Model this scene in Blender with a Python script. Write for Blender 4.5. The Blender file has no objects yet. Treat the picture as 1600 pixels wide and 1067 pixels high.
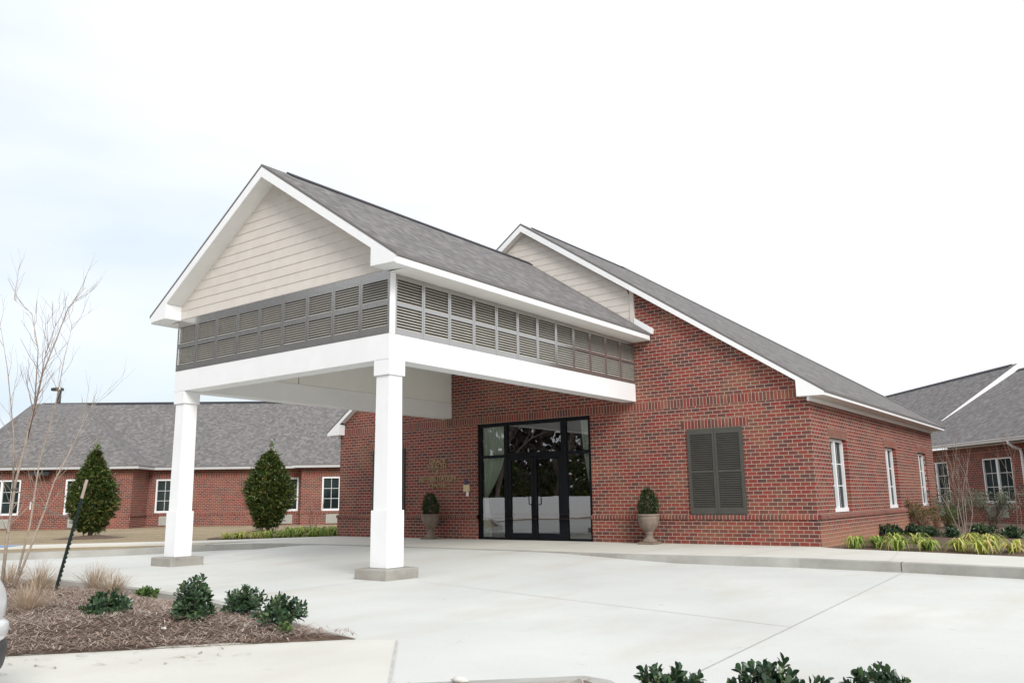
import bpy, math, random
from mathutils import Vector, Matrix
R = math.radians
random.seed(7)
C = bpy.context.scene.collection
S = bpy.context.scene

# ------------------------------------------------------------------ camera
def make_camera():
    yaw, pitch, roll = R(-36.734), R(10.828), R(-0.818)
    fwd = Vector((math.sin(yaw)*math.cos(pitch), math.cos(yaw)*math.cos(pitch), math.sin(pitch)))
    right = Vector((math.cos(yaw), -math.sin(yaw), 0)); up = right.cross(fwd)
    r2 = right*math.cos(roll) + up*math.sin(roll); u2 = -right*math.sin(roll) + up*math.cos(roll)
    cd = bpy.data.cameras.new('camera'); co = bpy.data.objects.new('camera', cd); C.objects.link(co)
    cd.sensor_width = 36; cd.lens = 1287.57/1600*36; cd.clip_start = .05; cd.clip_end = 3000
    m = Matrix((r2, u2, -fwd)).transposed().to_4x4(); m.translation = (4.962, -16.311, .961)
    co.matrix_world = m
    S.camera = co
make_camera()

# ------------------------------------------------------------------ world, sun, exposure
SUN = Vector((.86, -.56, .66)).normalized()
def make_world():
    w = bpy.data.worlds.new('World'); S.world = w; w.use_nodes = True
    nt = w.node_tree; N = nt.nodes; L = nt.links; N.clear()
    out = N.new('ShaderNodeOutputWorld'); bg = N.new('ShaderNodeBackground')
    sky = N.new('ShaderNodeTexSky'); sky.sky_type = 'NISHITA'; sky.sun_disc = False
    sky.sun_elevation = math.asin(SUN.z); sky.sun_rotation = math.atan2(SUN.x, SUN.y)
    tc = N.new('ShaderNodeTexCoord'); mp = N.new('ShaderNodeMapping'); mp.inputs['Scale'].default_value = (1.2, 1.2, 4.0)
    no = N.new('ShaderNodeTexNoise'); no.inputs['Scale'].default_value = 1.7; no.inputs['Detail'].default_value = 5
    # overcast deck: thick and white to the east, thinning to pale blue in the low west
    dt = N.new('ShaderNodeVectorMath'); dt.operation = 'DOT_PRODUCT'; dt.inputs[1].default_value = Vector((-.97, .12, -.55)).normalized()
    L.new(tc.outputs['Generated'], dt.inputs[0])
    L.new(tc.outputs['Generated'], mp.inputs['Vector']); L.new(mp.outputs[0], no.inputs['Vector'])
    ad = N.new('ShaderNodeMath'); ad.operation = 'MULTIPLY_ADD'; L.new(no.outputs['Fac'], ad.inputs[0]); ad.inputs[1].default_value = -.9; L.new(dt.outputs['Value'], ad.inputs[2])
    rp = N.new('ShaderNodeValToRGB'); rp.color_ramp.elements[0].position = 0; rp.color_ramp.elements[1].position = .42
    rp.color_ramp.elements[0].color = (7.9,8.1,8.4,1); rp.color_ramp.elements[1].color = (5.4,6.2,6.95,1)
    L.new(ad.outputs[0], rp.inputs[0])
    mx = N.new('ShaderNodeMixRGB'); mx.inputs['Fac'].default_value = .92
    L.new(rp.outputs[0], mx.inputs['Color2']); L.new(sky.outputs[0], mx.inputs['Color1'])
    L.new(mx.outputs[0], bg.inputs['Color']); bg.inputs['Strength'].default_value = .1
    L.new(bg.outputs[0], out.inputs['Surface'])
    sd = bpy.data.lights.new('sun', 'SUN'); sd.energy = 2.1; sd.angle = R(24); sd.color = (1, .97, .92)
    so = bpy.data.objects.new('sun', sd); C.objects.link(so)
    so.rotation_euler = SUN.to_track_quat('Z', 'Y').to_euler(); so.location = (20, -20, 30)
    S.view_settings.view_transform = 'Standard'; S.view_settings.look = 'None'
    S.view_settings.gamma = 1; S.view_settings.exposure = .5
make_world()

# ------------------------------------------------------------------ material helpers
def new_mat(name):
    m = bpy.data.materials.new(name); m.use_nodes = True
    nt = m.node_tree; return m, nt, nt.nodes['Principled BSDF']
def nd(nt, typ, **kw):
    n = nt.nodes.new(typ)
    for k, v in kw.items(): setattr(n, k, v)
    return n
def mathn(nt, op, a, b=None, c=None):
    n = nt.nodes.new('ShaderNodeMath'); n.operation = op
    for i, x in enumerate((a, b, c)):
        if x is None: continue
        if hasattr(x, 'links'): nt.links.new(x, n.inputs[i])
        else: n.inputs[i].default_value = x
    return n.outputs[0]
def ramp(nt, fac, stops, interp='LINEAR'):
    r = nt.nodes.new('ShaderNodeValToRGB'); cr = r.color_ramp; cr.interpolation = interp
    while len(cr.elements) < len(stops): cr.elements.new(.5)
    for e, (p, c) in zip(cr.elements, stops): e.position = p; e.color = (*c, 1)
    nt.links.new(fac, r.inputs[0]); return r.outputs[0]
def mixc(nt, fac, a, b, mode='MIX'):
    n = nt.nodes.new('ShaderNodeMixRGB'); n.blend_type = mode
    for i, x in zip(('Fac', 'Color1', 'Color2'), (fac, a, b)):
        if hasattr(x, 'links'): nt.links.new(x, n.inputs[i])
        else: n.inputs[i].default_value = x if i == 'Fac' else (*x, 1)
    return n.outputs[0]
def noise(nt, vec, scale, detail=4, rough=.55):
    n = nt.nodes.new('ShaderNodeTexNoise'); n.inputs['Scale'].default_value = scale
    n.inputs['Detail'].default_value = detail; n.inputs['Roughness'].default_value = rough
    if vec is not None: nt.links.new(vec, n.inputs['Vector'])
    return n.outputs['Fac']
def objco(nt): return nt.nodes.new('ShaderNodeTexCoord').outputs['Object']
def geopos(nt): return nt.nodes.new('ShaderNodeNewGeometry').outputs['Position']
def bump(nt, h, b, dist=.004, strength=1):
    n = nt.nodes.new('ShaderNodeBump'); n.inputs['Distance'].default_value = dist; n.inputs['Strength'].default_value = strength
    nt.links.new(h, n.inputs['Height']); nt.links.new(n.outputs[0], b.inputs['Normal'])
def plain(name, col, rough=.6, var=.08, scale=3, metal=0, spec=.5, bmp=0, coat=0):
    m, nt, b = new_mat(name)
    f = noise(nt, geopos(nt), scale, 6)
    lo = tuple(c*(1-var) for c in col); hi = tuple(min(1, c*(1+var)) for c in col)
    nt.links.new(ramp(nt, f, [(.3, lo), (.7, hi)]), b.inputs['Base Color'])
    b.inputs['Roughness'].default_value = rough; b.inputs['Metallic'].default_value = metal
    b.inputs['Specular IOR Level'].default_value = spec
    b.inputs['Coat Weight'].default_value = coat; b.inputs['Coat Roughness'].default_value = .12
    if bmp: bump(nt, noise(nt, geopos(nt), 60, 3), b, bmp)
    return m
def brick_mat(name, off=.5, length=.19, height=.0757, splash=0.0):
    m, nt, b = new_mat(name); L = nt.links
    uv = nd(nt, 'ShaderNodeTexCoord').outputs['UV']; sp = nd(nt, 'ShaderNodeSeparateXYZ'); L.new(uv, sp.inputs[0])
    wob = noise(nt, uv, 9, 2)
    u = mathn(nt, 'ADD', sp.outputs[0], mathn(nt, 'MULTIPLY', mathn(nt, 'SUBTRACT', wob, .5), .006))
    v = mathn(nt, 'ADD', sp.outputs[1], mathn(nt, 'MULTIPLY', mathn(nt, 'SUBTRACT', wob, .5), .004))
    vr = mathn(nt, 'DIVIDE', v, height); r = mathn(nt, 'FLOOR', vr)
    uo = mathn(nt, 'ADD', mathn(nt, 'DIVIDE', u, length), mathn(nt, 'MULTIPLY', mathn(nt, 'FLOORED_MODULO', r, 2), off))
    c = mathn(nt, 'FLOOR', uo); fu = mathn(nt, 'FRACT', uo); fv = mathn(nt, 'FRACT', vr)
    du = mathn(nt, 'MULTIPLY', mathn(nt, 'MINIMUM', fu, mathn(nt, 'SUBTRACT', 1, fu)), length)
    dv = mathn(nt, 'MULTIPLY', mathn(nt, 'MINIMUM', fv, mathn(nt, 'SUBTRACT', 1, fv)), height)
    d = mathn(nt, 'MINIMUM', du, dv)
    mr = nd(nt, 'ShaderNodeMapRange', interpolation_type='SMOOTHSTEP'); L.new(d, mr.inputs[0])
    mr.inputs[1].default_value = .0038; mr.inputs[2].default_value = .0066
    cv = nd(nt, 'ShaderNodeCombineXYZ'); L.new(c, cv.inputs[0]); L.new(r, cv.inputs[1])
    wn = nd(nt, 'ShaderNodeTexWhiteNoise', noise_dimensions='2D'); L.new(cv.outputs[0], wn.inputs['Vector'])
    pal = ramp(nt, wn.outputs['Value'], [(0, (.105,.050,.048)), (.10, (.130,.050,.046)), (.20, (.175,.048,.042)), (.34, (.240,.045,.039)),
              (.50, (.205,.054,.044)), (.64, (.262,.054,.046)), (.76, (.190,.082,.056)), (.86, (.150,.044,.042)), (.94, (.125,.052,.050)), (1, (.105,.050,.050))])
    fine = noise(nt, uv, 70, 5, .7)
    pal = mixc(nt, .5, pal, ramp(nt, fine, [(.25, (.5,.5,.5)), (.75, (1.3,1.25,1.2))]), 'MULTIPLY')
    big = noise(nt, uv, 1.1, 3)
    pal = mixc(nt, ramp(nt, big, [(.46, (0,0,0)), (.74, (.5,.5,.5))]), pal, (.29,.135,.082))
    mort = ramp(nt, noise(nt, uv, 25, 3), [(.3, (.375,.31,.245)), (.7, (.52,.45,.37))])
    col = mixc(nt, mr.outputs[0], mort, pal)
    if splash:   # soil splashed up the foot of the wall
        hgt = nd(nt, 'ShaderNodeMapRange', interpolation_type='SMOOTHSTEP'); L.new(mathn(nt, 'ADD', sp.outputs[1], mathn(nt, 'MULTIPLY', big, .35)), hgt.inputs[0])
        hgt.inputs[1].default_value = .75; hgt.inputs[2].default_value = .1; hgt.inputs[3].default_value = 0; hgt.inputs[4].default_value = splash
        col = mixc(nt, hgt.outputs[0], col, (.42,.235,.15))
    L.new(col, b.inputs['Base Color'])
    b.inputs['Roughness'].default_value = .9; b.inputs['Specular IOR Level'].default_value = .25
    h = mathn(nt, 'ADD', mr.outputs[0], mathn(nt, 'MULTIPLY', fine, .35)); bump(nt, h, b, .006, .8)
    return m
def shingle_mat(name, tint=(1,1,1)):
    m, nt, b = new_mat(name); L = nt.links
    uv = nd(nt, 'ShaderNodeTexCoord').outputs['UV']; sp = nd(nt, 'ShaderNodeSeparateXYZ'); L.new(uv, sp.inputs[0])
    vr = mathn(nt, 'DIVIDE', sp.outputs[1], .13); r = mathn(nt, 'FLOOR', vr); fv = mathn(nt, 'FRACT', vr)
    wr = nd(nt, 'ShaderNodeTexWhiteNoise', noise_dimensions='1D'); L.new(r, wr.inputs['W'])
    u = mathn(nt, 'ADD', mathn(nt, 'DIVIDE', sp.outputs[0], .125), mathn(nt, 'MULTIPLY', wr.outputs['Value'], 7.3))
    uw = u
    c = mathn(nt, 'FLOOR', uw)
    cv = nd(nt, 'ShaderNodeCombineXYZ'); L.new(c, cv.inputs[0]); L.new(r, cv.inputs[1])
    wn = nd(nt, 'ShaderNodeTexWhiteNoise', noise_dimensions='2D'); L.new(cv.outputs[0], wn.inputs['Vector'])
    t = lambda k: (k*tint[0], k*tint[1], k*tint[2])
    pal = ramp(nt, wn.outputs['Value'], [(0, t(.118)), (.3, t(.142)), (.6, t(.162)), (.85, t(.188)), (1, t(.215))])
    pal = mixc(nt, .5, pal, ramp(nt, noise(nt, uv, 60, 3, .8), [(.3, (.55,.54,.55)), (.7, (1.4,1.38,1.36))]), 'MULTIPLY')
    pal = mixc(nt, .18, pal, ramp(nt, noise(nt, uv, 9, 3, .7), [(.3, (.75,.75,.76)), (.7, (1.22,1.2,1.18))]), 'MULTIPLY')
    L.new(pal, b.inputs['Base Color']); b.inputs['Roughness'].default_value = .93; b.inputs['Specular IOR Level'].default_value = .25
    step = mathn(nt, 'SUBTRACT', 1, fv)
    tab = mathn(nt, 'MULTIPLY', mathn(nt, 'GREATER_THAN', wn.outputs['Value'], .5), .6)
    bump(nt, mathn(nt, 'ADD', step, tab), b, .016, .8)
    return m
def concrete_mat(name, lo, hi, stain, scale=.5):
    m, nt, b = new_mat(name); L = nt.links; p = geopos(nt)
    mp = nd(nt, 'ShaderNodeMapping'); mp.inputs['Scale'].default_value = (1, .35, 1); mp.inputs['Rotation'].default_value = (0, 0, .3); L.new(p, mp.inputs[0])
    col = ramp(nt, noise(nt, p, scale, 7, .6), [(.3, lo), (.7, hi)])
    col = mixc(nt, ramp(nt, noise(nt, mp.outputs[0], 1.3, 6, .6), [(.5, (0,0,0)), (.75, (.6,.6,.6))]), col, stain)
    col = mixc(nt, .25, col, ramp(nt, noise(nt, p, 90, 3, .7), [(.3, (.75,.75,.75)), (.7, (1.15,1.15,1.15))]), 'MULTIPLY')
    spot = ramp(nt, noise(nt, p, 5.5, 4, .7), [(.665, (0,0,0)), (.73, (.36,.36,.36))])
    col = mixc(nt, spot, col, tuple(.6*x for x in stain))
    # pours differ a little in tone from slab to slab
    sx = nd(nt, 'ShaderNodeSeparateXYZ'); L.new(p, sx.inputs[0])
    cell = nd(nt, 'ShaderNodeCombineXYZ'); L.new(mathn(nt, 'FLOOR', mathn(nt, 'DIVIDE', mathn(nt, 'ADD', mathn(nt, 'MULTIPLY', sx.outputs[1], .055), mathn(nt, 'SUBTRACT', sx.outputs[0], 1.95)), 5.9)), cell.inputs[0])
    L.new(mathn(nt, 'FLOOR', mathn(nt, 'DIVIDE', mathn(nt, 'ADD', mathn(nt, 'ADD', sx.outputs[1], mathn(nt, 'MULTIPLY', sx.outputs[0], .249)), 8.42), 5.2)), cell.inputs[1])
    sw = nd(nt, 'ShaderNodeTexWhiteNoise', noise_dimensions='2D'); L.new(cell.outputs[0], sw.inputs['Vector'])
    col = mixc(nt, 1.0, col, ramp(nt, sw.outputs['Value'], [(0, (.955,.955,.95)), (1, (1.03,1.03,1.025))]), 'MULTIPLY')
    L.new(col, b.inputs['Base Color']); b.inputs['Roughness'].default_value = .85; b.inputs['Specular IOR Level'].default_value = .3
    bump(nt, noise(nt, p, 120, 4, .7), b, .002, .6)
    return m
def island_mat(name, stops, rough=.5, trans=.0, spec=.4):
    m, nt, b = new_mat(name)
    g = nd(nt, 'ShaderNodeNewGeometry')
    nt.links.new(ramp(nt, g.outputs['Random Per Island'], stops), b.inputs['Base Color'])
    b.inputs['Roughness'].default_value = rough; b.inputs['Specular IOR Level'].default_value = spec
    if trans:
        tr = nd(nt, 'ShaderNodeBsdfTranslucent'); nt.links.new(ramp(nt, g.outputs['Random Per Island'], stops), tr.inputs[0])
        mx = nd(nt, 'ShaderNodeMixShader'); mx.inputs[0].default_value = trans
        nt.links.new(b.outputs[0], mx.inputs[1]); nt.links.new(tr.outputs[0], mx.inputs[2])
        nt.links.new(mx.outputs[0], nt.nodes['Material Output'].inputs['Surface'])
    return m
def soil_mat(name, a, b_, c, scale=14):
    m, nt, b = new_mat(name); p = geopos(nt)
    col = ramp(nt, noise(nt, p, scale, 8, .75), [(.3, a), (.5, b_), (.72, c)])
    nt.links.new(mixc(nt, .5, col, ramp(nt, noise(nt, p, .7, 4), [(.3, (.75,.75,.75)), (.7, (1.25,1.25,1.25))]), 'MULTIPLY'), b.inputs['Base Color'])
    b.inputs['Roughness'].default_value = .95; b.inputs['Specular IOR Level'].default_value = .2
    bump(nt, noise(nt, p, 45, 6, .8), b, .03, .8); return m
def glass_mat(name, refl, tint):
    m, nt, b = new_mat(name)
    gl = nd(nt, 'ShaderNodeBsdfGlossy'); gl.inputs['Roughness'].default_value = .008; gl.inputs['Color'].default_value = (.95,.97,1,1)
    tr = nd(nt, 'ShaderNodeBsdfTransparent'); tr.inputs[0].default_value = (*tint, 1)
    fr = nd(nt, 'ShaderNodeFresnel'); fr.inputs[0].default_value = 1.5
    bm = nd(nt, 'ShaderNodeBump'); bm.inputs['Distance'].default_value = .004; bm.inputs['Strength'].default_value = .25
    nt.links.new(noise(nt, geopos(nt), 1.2, 1), bm.inputs['Height']); nt.links.new(bm.outputs[0], gl.inputs['Normal'])
    mx = nd(nt, 'ShaderNodeMixShader'); nt.links.new(mathn(nt, 'ADD', fr.outputs[0], refl), mx.inputs[0])
    nt.links.new(tr.outputs[0], mx.inputs[1]); nt.links.new(gl.outputs[0], mx.inputs[2])
    nt.links.new(mx.outputs[0], nt.nodes['Material Output'].inputs['Surface']); return m

M = {}
M['brick'] = brick_mat('brick_running_bond')
M['soldier'] = brick_mat('brick_soldier', 0)
M['brick_splash'] = brick_mat('brick_splashed_base', splash=.62)
M['shingle'] = shingle_mat('grey_shingles', (1.03, .985, .98))
M['white'] = plain('white_paint', (.80,.81,.82), .45, .03, 2)
M['white_vinyl'] = plain('white_vinyl', (.80,.81,.83), .4, .03, 2)
M['wing_trim'] = plain('grey_wing_trim', (.47,.475,.485), .5, .05, 2)
M['soffit'] = plain('soffit_panel', (.76,.755,.73), .6, .04, 2)
M['siding'] = plain('beige_lap_siding', (.60,.56,.515), .7, .05, 5)
M['ceiling'] = plain('canopy_ceiling', (.78,.78,.745), .7, .04, 1)
M['louvre'] = plain('bronze_louvre_metal', (.44,.43,.418), .19, .02, 1, metal=.84, spec=.5)
M['slat'] = plain('louvre_slat_skylit', (.56,.54,.49), .35, .06, 4, spec=.5)  # slats kept paler than their frames: caught sky light put into the colour
M['shutter'] = plain('olive_grey_shutter', (.072,.070,.062), .30, .08, 4)
M['dark_void'] = plain('dark_backing', (.03,.03,.028), .9)
M['backing'] = plain('louvre_backing', (.105,.10,.09), .8)
M['ridge'] = plain('dark_ridge_vent', (.018,.018,.024), .7)
M['frame'] = plain('black_door_frame', (.004,.005,.008), .5, .1, 3, spec=.18)
M['chrome'] = plain('dark_bronze_handle', (.03,.03,.035), .25, .1, 3, metal=.8)
M['door_glass'] = glass_mat('door_glass', .15, (.94,.96,.95))
def winglass():
    m, nt, b = new_mat('window_glass'); b.inputs['Roughness'].default_value = .10; b.inputs['Specular IOR Level'].default_value = .02
    nt.links.new(ramp(nt, noise(nt, geopos(nt), .9, 2), [(.35, (.014,.021,.021)), (.65, (.040,.055,.053))]), b.inputs['Base Color']); return m
M['win_glass'] = winglass()
M['curtain'] = island_mat('pale_green_curtain', [(0, (.70,.80,.70)), (1, (.74,.82,.73))], .8, .1)
M['lobby'] = plain('lobby_surface', (.06,.05,.042), .7)
M['drive'] = concrete_mat('driveway_concrete', (.53,.54,.525), (.635,.638,.61), (.50,.465,.40), .35)
M['walk'] = concrete_mat('sidewalk_concrete', (.57,.56,.51), (.65,.64,.59), (.54,.51,.45), .6)
M['kerb'] = concrete_mat('kerb_concrete', (.32,.315,.295), (.46,.455,.425), (.22,.205,.175), 1.2)
M['footing'] = concrete_mat('footing_concrete', (.27,.255,.23), (.38,.365,.335), (.17,.155,.14), 2.5)
M['joint'] = plain('joint_filler', (.46,.45,.43), .9, .2, 8)
M['lawn'] = soil_mat('dormant_lawn', (.21,.165,.105), (.33,.265,.175), (.44,.36,.25), 9)
M['mulch'] = soil_mat('bark_mulch', (.080,.053,.040), (.16,.112,.086), (.25,.19,.152), 18)
M['bluepaint'] = plain('blue_kerb_paint', (.10,.25,.55), .6, .1, 5)
M['straw'] = island_mat('pine_straw_needles', [(0, (.14,.080,.056)), (.3, (.24,.160,.122)), (.65, (.39,.30,.245)), (1, (.58,.50,.43))], .7)
M['leaf_dark'] = island_mat('glossy_dark_leaves', [(0, (.016,.038,.022)), (.45, (.036,.076,.036)), (.85, (.068,.120,.050)), (1, (.12,.16,.06))], .30, .15, .6)
M['leaf_holly'] = island_mat('evergreen_leaves', [(0, (.022,.042,.012)), (.35, (.055,.098,.022)), (.7, (.115,.165,.040)), (.93, (.20,.22,.075)), (1, (.26,.14,.05))], .33, .15, .55)
M['leaf_topiary'] = island_mat('boxwood_leaves', [(0, (.012,.032,.011)), (.6, (.028,.068,.020)), (.95, (.055,.11,.032)), (1, (.50,.53,.48))], .35, .1, .5)
M['lily'] = island_mat('daylily_leaves', [(0, (.14,.22,.03)), (.35, (.33,.41,.07)), (.65, (.55,.56,.14)), (.85, (.62,.55,.24)), (1, (.55,.34,.14))], .55, .25)
M['lily_green'] = island_mat('green_border_leaves', [(0, (.11,.20,.03)), (.5, (.25,.36,.06)), (.85, (.46,.50,.12)), (1, (.55,.46,.2))], .55, .25)
M['tan_grass'] = island_mat('dormant_grass_blades', [(0, (.34,.245,.17)), (.5, (.48,.38,.28)), (1, (.62,.52,.41))], .8, .3)
M['leaf_grey'] = island_mat('grey_green_leaves', [(0, (.085,.105,.07)), (.6, (.17,.20,.14)), (1, (.28,.28,.21))], .6, .15)
M['leaf_olive'] = island_mat('olive_leaves', [(0, (.05,.07,.02)), (.5, (.12,.13,.035)), (.85, (.17,.15,.06)), (1, (.25,.12,.05))], .6, .15)
M['leaf_fresh'] = island_mat('fresh_green_leaves', [(0, (.04,.09,.02)), (1, (.12,.20,.05))], .6, .2)
M['bark_pale'] = plain('pale_smooth_bark', (.36,.30,.245), .8, .25, 14)
M['twig_grey'] = plain('grey_brown_twigs', (.21,.165,.14), .8, .25, 14)
M['twig_red'] = plain('reddish_twigs', (.20,.115,.095), .8, .25, 14)
M['brush'] = island_mat('winter_brush', [(0, (.035,.028,.022)), (.7, (.075,.055,.042)), (1, (.05,.055,.03))], .9)
M['bark_grey'] = plain('grey_bark', (.17,.13,.11), .9, .25, 10)
M['urn'] = plain('weathered_urn_stone', (.20,.155,.125), .85, .25, 9, bmp=.004)
M['gold'] = plain('bronze_letters', (.40,.285,.16), .5, .1, 5, metal=.2)
M['post'] = plain('dark_green_post_paint', (.008,.020,.018), .5, .2, 9)
M['post_tip'] = plain('bare_metal_tip', (.40,.33,.28), .55, .2, 9)
M['wire'] = plain('grey_wire', (.14,.13,.115), .6, .1, 5)
M['tag'] = plain('white_plastic', (.8,.8,.8), .5, .02, 5)
M['cream'] = plain('cream_plate', (.60,.47,.28), .5, .05, 5)
M['navy'] = plain('navy_plate', (.03,.045,.12), .4, .05, 5)
M['ac'] = plain('beige_grille', (.42,.42,.38), .6, .06, 5)
M['lampblack'] = plain('dark_lamp_paint', (.03,.03,.032), .5)
M['carpaint'] = plain('white_car_paint', (.78,.79,.80), .18, .01, 1, spec=.6)
M['carblack'] = plain('dark_bumper_plastic', (.05,.05,.052), .6)
M['carglass'] = plain('dark_car_glass', (.01,.012,.014), .05)
M['tyre'] = plain('tyre_rubber', (.02,.02,.02), .8)
M['rim'] = plain('alloy_rim', (.5,.5,.52), .3, .05, 5, metal=.9)
M['amber'] = plain('amber_lens', (.7,.18,.03), .3, .05, 5)
M['lens'] = plain('headlight_lens', (.6,.62,.65), .1, .05, 5)
M['rock'] = plain('pale_stone', (.62,.60,.56), .9, .1, 20)

# ------------------------------------------------------------------ mesh helpers
class MB:
    def __init__(s): s.v = []; s.f = []; s.uv = []; s.mi = []
    def poly(s, pts, uv=None, mi=0):
        i = len(s.v); s.v += [tuple(p) for p in pts]; s.f.append(tuple(range(i, i+len(pts))))
        s.uv.append(uv or [(0, 0)]*len(pts)); s.mi.append(mi)
    def box(s, x0, x1, y0, y1, z0, z1, mi=0):
        s.hexa([(x0,y0,z0),(x1,y0,z0),(x1,y1,z0),(x0,y1,z0),(x0,y0,z1),(x1,y0,z1),(x1,y1,z1),(x0,y1,z1)], mi)
    def hexa(s, p, mi=0):
        i = len(s.v); s.v += [tuple(q) for q in p]
        for f in ((3,2,1,0),(4,5,6,7),(0,1,5,4),(1,2,6,5),(2,3,7,6),(3,0,4,7)):
            s.f.append(tuple(i+k for k in f)); s.mi.append(mi)
            o = [p[k] for k in f]; a = Vector(o[0]); e1 = (Vector(o[1])-a); e1 = e1.normalized() if e1.length > 1e-9 else Vector((1,0,0))
            n = e1.cross(Vector(o[2])-a); e2 = n.cross(e1).normalized() if n.length > 1e-12 else Vector((0,0,1))
            s.uv.append([((Vector(q)-a).dot(e1), (Vector(q)-a).dot(e2)) for q in o])
    def prism(s, pts2, P, a, b, mi=0):
        # extrude a 2D outline along the third axis: P(u, v, w)
        n = len(pts2); i = len(s.v)
        s.v += [tuple(P(u, v, a)) for u, v in pts2] + [tuple(P(u, v, b)) for u, v in pts2]
        s.f.append(tuple(i+k for k in range(n))[::-1]); s.f.append(tuple(i+n+k for k in range(n)))
        s.uv.append([p for p in pts2][::-1]); s.uv.append([p for p in pts2]); s.mi += [mi, mi]
        for k in range(n):
            k2 = (k+1) % n; s.f.append((i+k, i+k2, i+n+k2, i+n+k)); s.mi.append(mi)
            l = math.dist(pts2[k], pts2[k2]); s.uv.append([(0,0),(l,0),(l,b-a),(0,b-a)])
    def tube(s, pts, rad, sides=6, cap=True, mi=0):
        pts = [Vector(p) for p in pts]; n = len(pts); i = len(s.v)
        if not hasattr(rad, '__len__'): rad = [rad]*n
        ref = Vector((.31,.17,.93)).normalized(); prev = None
        for k, p in enumerate(pts):
            d = (pts[min(k+1, n-1)]-pts[max(k-1, 0)]).normalized()
            x = d.cross(ref) if prev is None else prev - d*prev.dot(d)
            if x.length < 1e-5: x = d.orthogonal()
            x.normalize(); prev = x; y = d.cross(x)
            for q in range(sides):
                a = 2*math.pi*q/sides; s.v.append(tuple(p + (x*math.cos(a)+y*math.sin(a))*rad[k]))
        for k in range(n-1):
            for q in range(sides):
                q2 = (q+1) % sides
                s.f.append((i+k*sides+q, i+k*sides+q2, i+(k+1)*sides+q2, i+(k+1)*sides+q)); s.uv.append([(0,0)]*4); s.mi.append(mi)
        if cap:
            s.f.append(tuple(i+q for q in range(sides))[::-1]); s.uv.append([(0,0)]*sides); s.mi.append(mi)
            s.f.append(tuple(i+(n-1)*sides+q for q in range(sides))); s.uv.append([(0,0)]*sides); s.mi.append(mi)
    def lathe(s, prof, seg=24, rfun=None, mi=0):
        i = len(s.v); n = len(prof)
        for k, (r, z) in enumerate(prof):
            for q in range(seg):
                a = 2*math.pi*q/seg; rr = r*(rfun(k, a) if rfun else 1)
                s.v.append((rr*math.cos(a), rr*math.sin(a), z))
        for k in range(n-1):
            for q in range(seg):
                q2 = (q+1) % seg
                s.f.append((i+k*seg+q, i+k*seg+q2, i+(k+1)*seg+q2, i+(k+1)*seg+q)); s.uv.append([(0,0)]*4); s.mi.append(mi)
        for k, rev in ((0, True), (n-1, False)):
            f = tuple(i+k*seg+q for q in range(seg)); s.f.append(f[::-1] if rev else f); s.uv.append([(0,0)]*seg); s.mi.append(mi)
    def leaf(s, p, d, up, ln, w, fold=.25, mi=0):
        d = d.normalized(); x = d.cross(up)
        if x.length < 1e-4: x = d.orthogonal()
        x.normalize(); n = x.cross(d); m = p + d*ln*.55
        i = len(s.v); s.v += [tuple(p), tuple(m+x*w*.5+n*w*fold), tuple(p+d*ln-n*ln*.12), tuple(m-x*w*.5+n*w*fold), tuple(m)]
        for f in ((0,4,1),(0,3,4),(1,4,2),(4,3,2)): s.f.append(tuple(i+k for k in f)); s.uv.append([(0,0)]*3); s.mi.append(mi)
    def leaf_round(s, p, d, up, ln, w, fold=.2, mi=0):
        d = d.normalized(); x = d.cross(up)
        if x.length < 1e-4: x = d.orthogonal()
        x.normalize(); n = x.cross(d); i = len(s.v)
        P = lambda t, sx, b: tuple(p+d*ln*t+x*w*sx+n*(w*abs(sx)*fold*2-ln*.16*t*t+b))
        s.v += [P(0,0,0), P(.35,.30,0), P(.70,.50,0), P(.93,.26,0), P(1,0,0), P(.93,-.26,0), P(.70,-.50,0), P(.35,-.30,0), P(.5,0,0), P(.8,0,0)]
        for f in ((0,1,8),(1,2,9,8),(2,3,9),(3,4,9),(4,5,9),(5,6,9),(6,7,8,9),(7,0,8)): s.f.append(tuple(i+k for k in f)); s.uv.append([(0,0)]*len(f)); s.mi.append(mi)
    def blade(s, pts, w, up=Vector((0,0,1)), mi=0):
        n = len(pts); i = len(s.v)
        for k, p in enumerate(pts):
            d = (pts[min(k+1,n-1)]-pts[max(k-1,0)]); x = d.cross(up); x = x.normalized() if x.length > 1e-6 else Vector((1,0,0))
            ww = w*(1 - (k/(n-1))**2*.85)*.5
            s.v += [tuple(p-x*ww), tuple(p+x*ww)]
        for k in range(n-1):
            s.f.append((i+2*k, i+2*k+1, i+2*k+3, i+2*k+2)); s.uv.append([(0,0)]*4); s.mi.append(mi)
    def build(s, name, mats, parent=None, smooth=False, loc=None):
        me = bpy.data.meshes.new(name); me.from_pydata(s.v, [], s.f)
        l = me.uv_layers.new(name='UVMap'); k = 0
        flat = [0.0]*(2*len(me.loops))
        for uv in s.uv:
            for a in uv: flat[2*k] = a[0]; flat[2*k+1] = a[1]; k += 1
        l.data.foreach_set('uv', flat)
        if not isinstance(mats, (list, tuple)): mats = [mats]
        for m in mats: me.materials.append(m)
        if len(mats) > 1: me.polygons.foreach_set('material_index', s.mi)
        if smooth: me.polygons.foreach_set('use_smooth', [True]*len(me.polygons))
        me.update()
        o = bpy.data.objects.new(name, me); C.objects.link(o)
        if parent is not None: o.parent = parent
        if loc: o.location = loc
        return o
def bevel(o, w=.01, seg=2):
    b = o.modifiers.new('bevel', 'BEVEL'); b.width = w; b.segments = seg; b.limit_method = 'ANGLE'; return o
def tag(o, label, cat, group=None):
    o['label'] = label; o['category'] = cat
    if group: o['group'] = group
    return o
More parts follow.
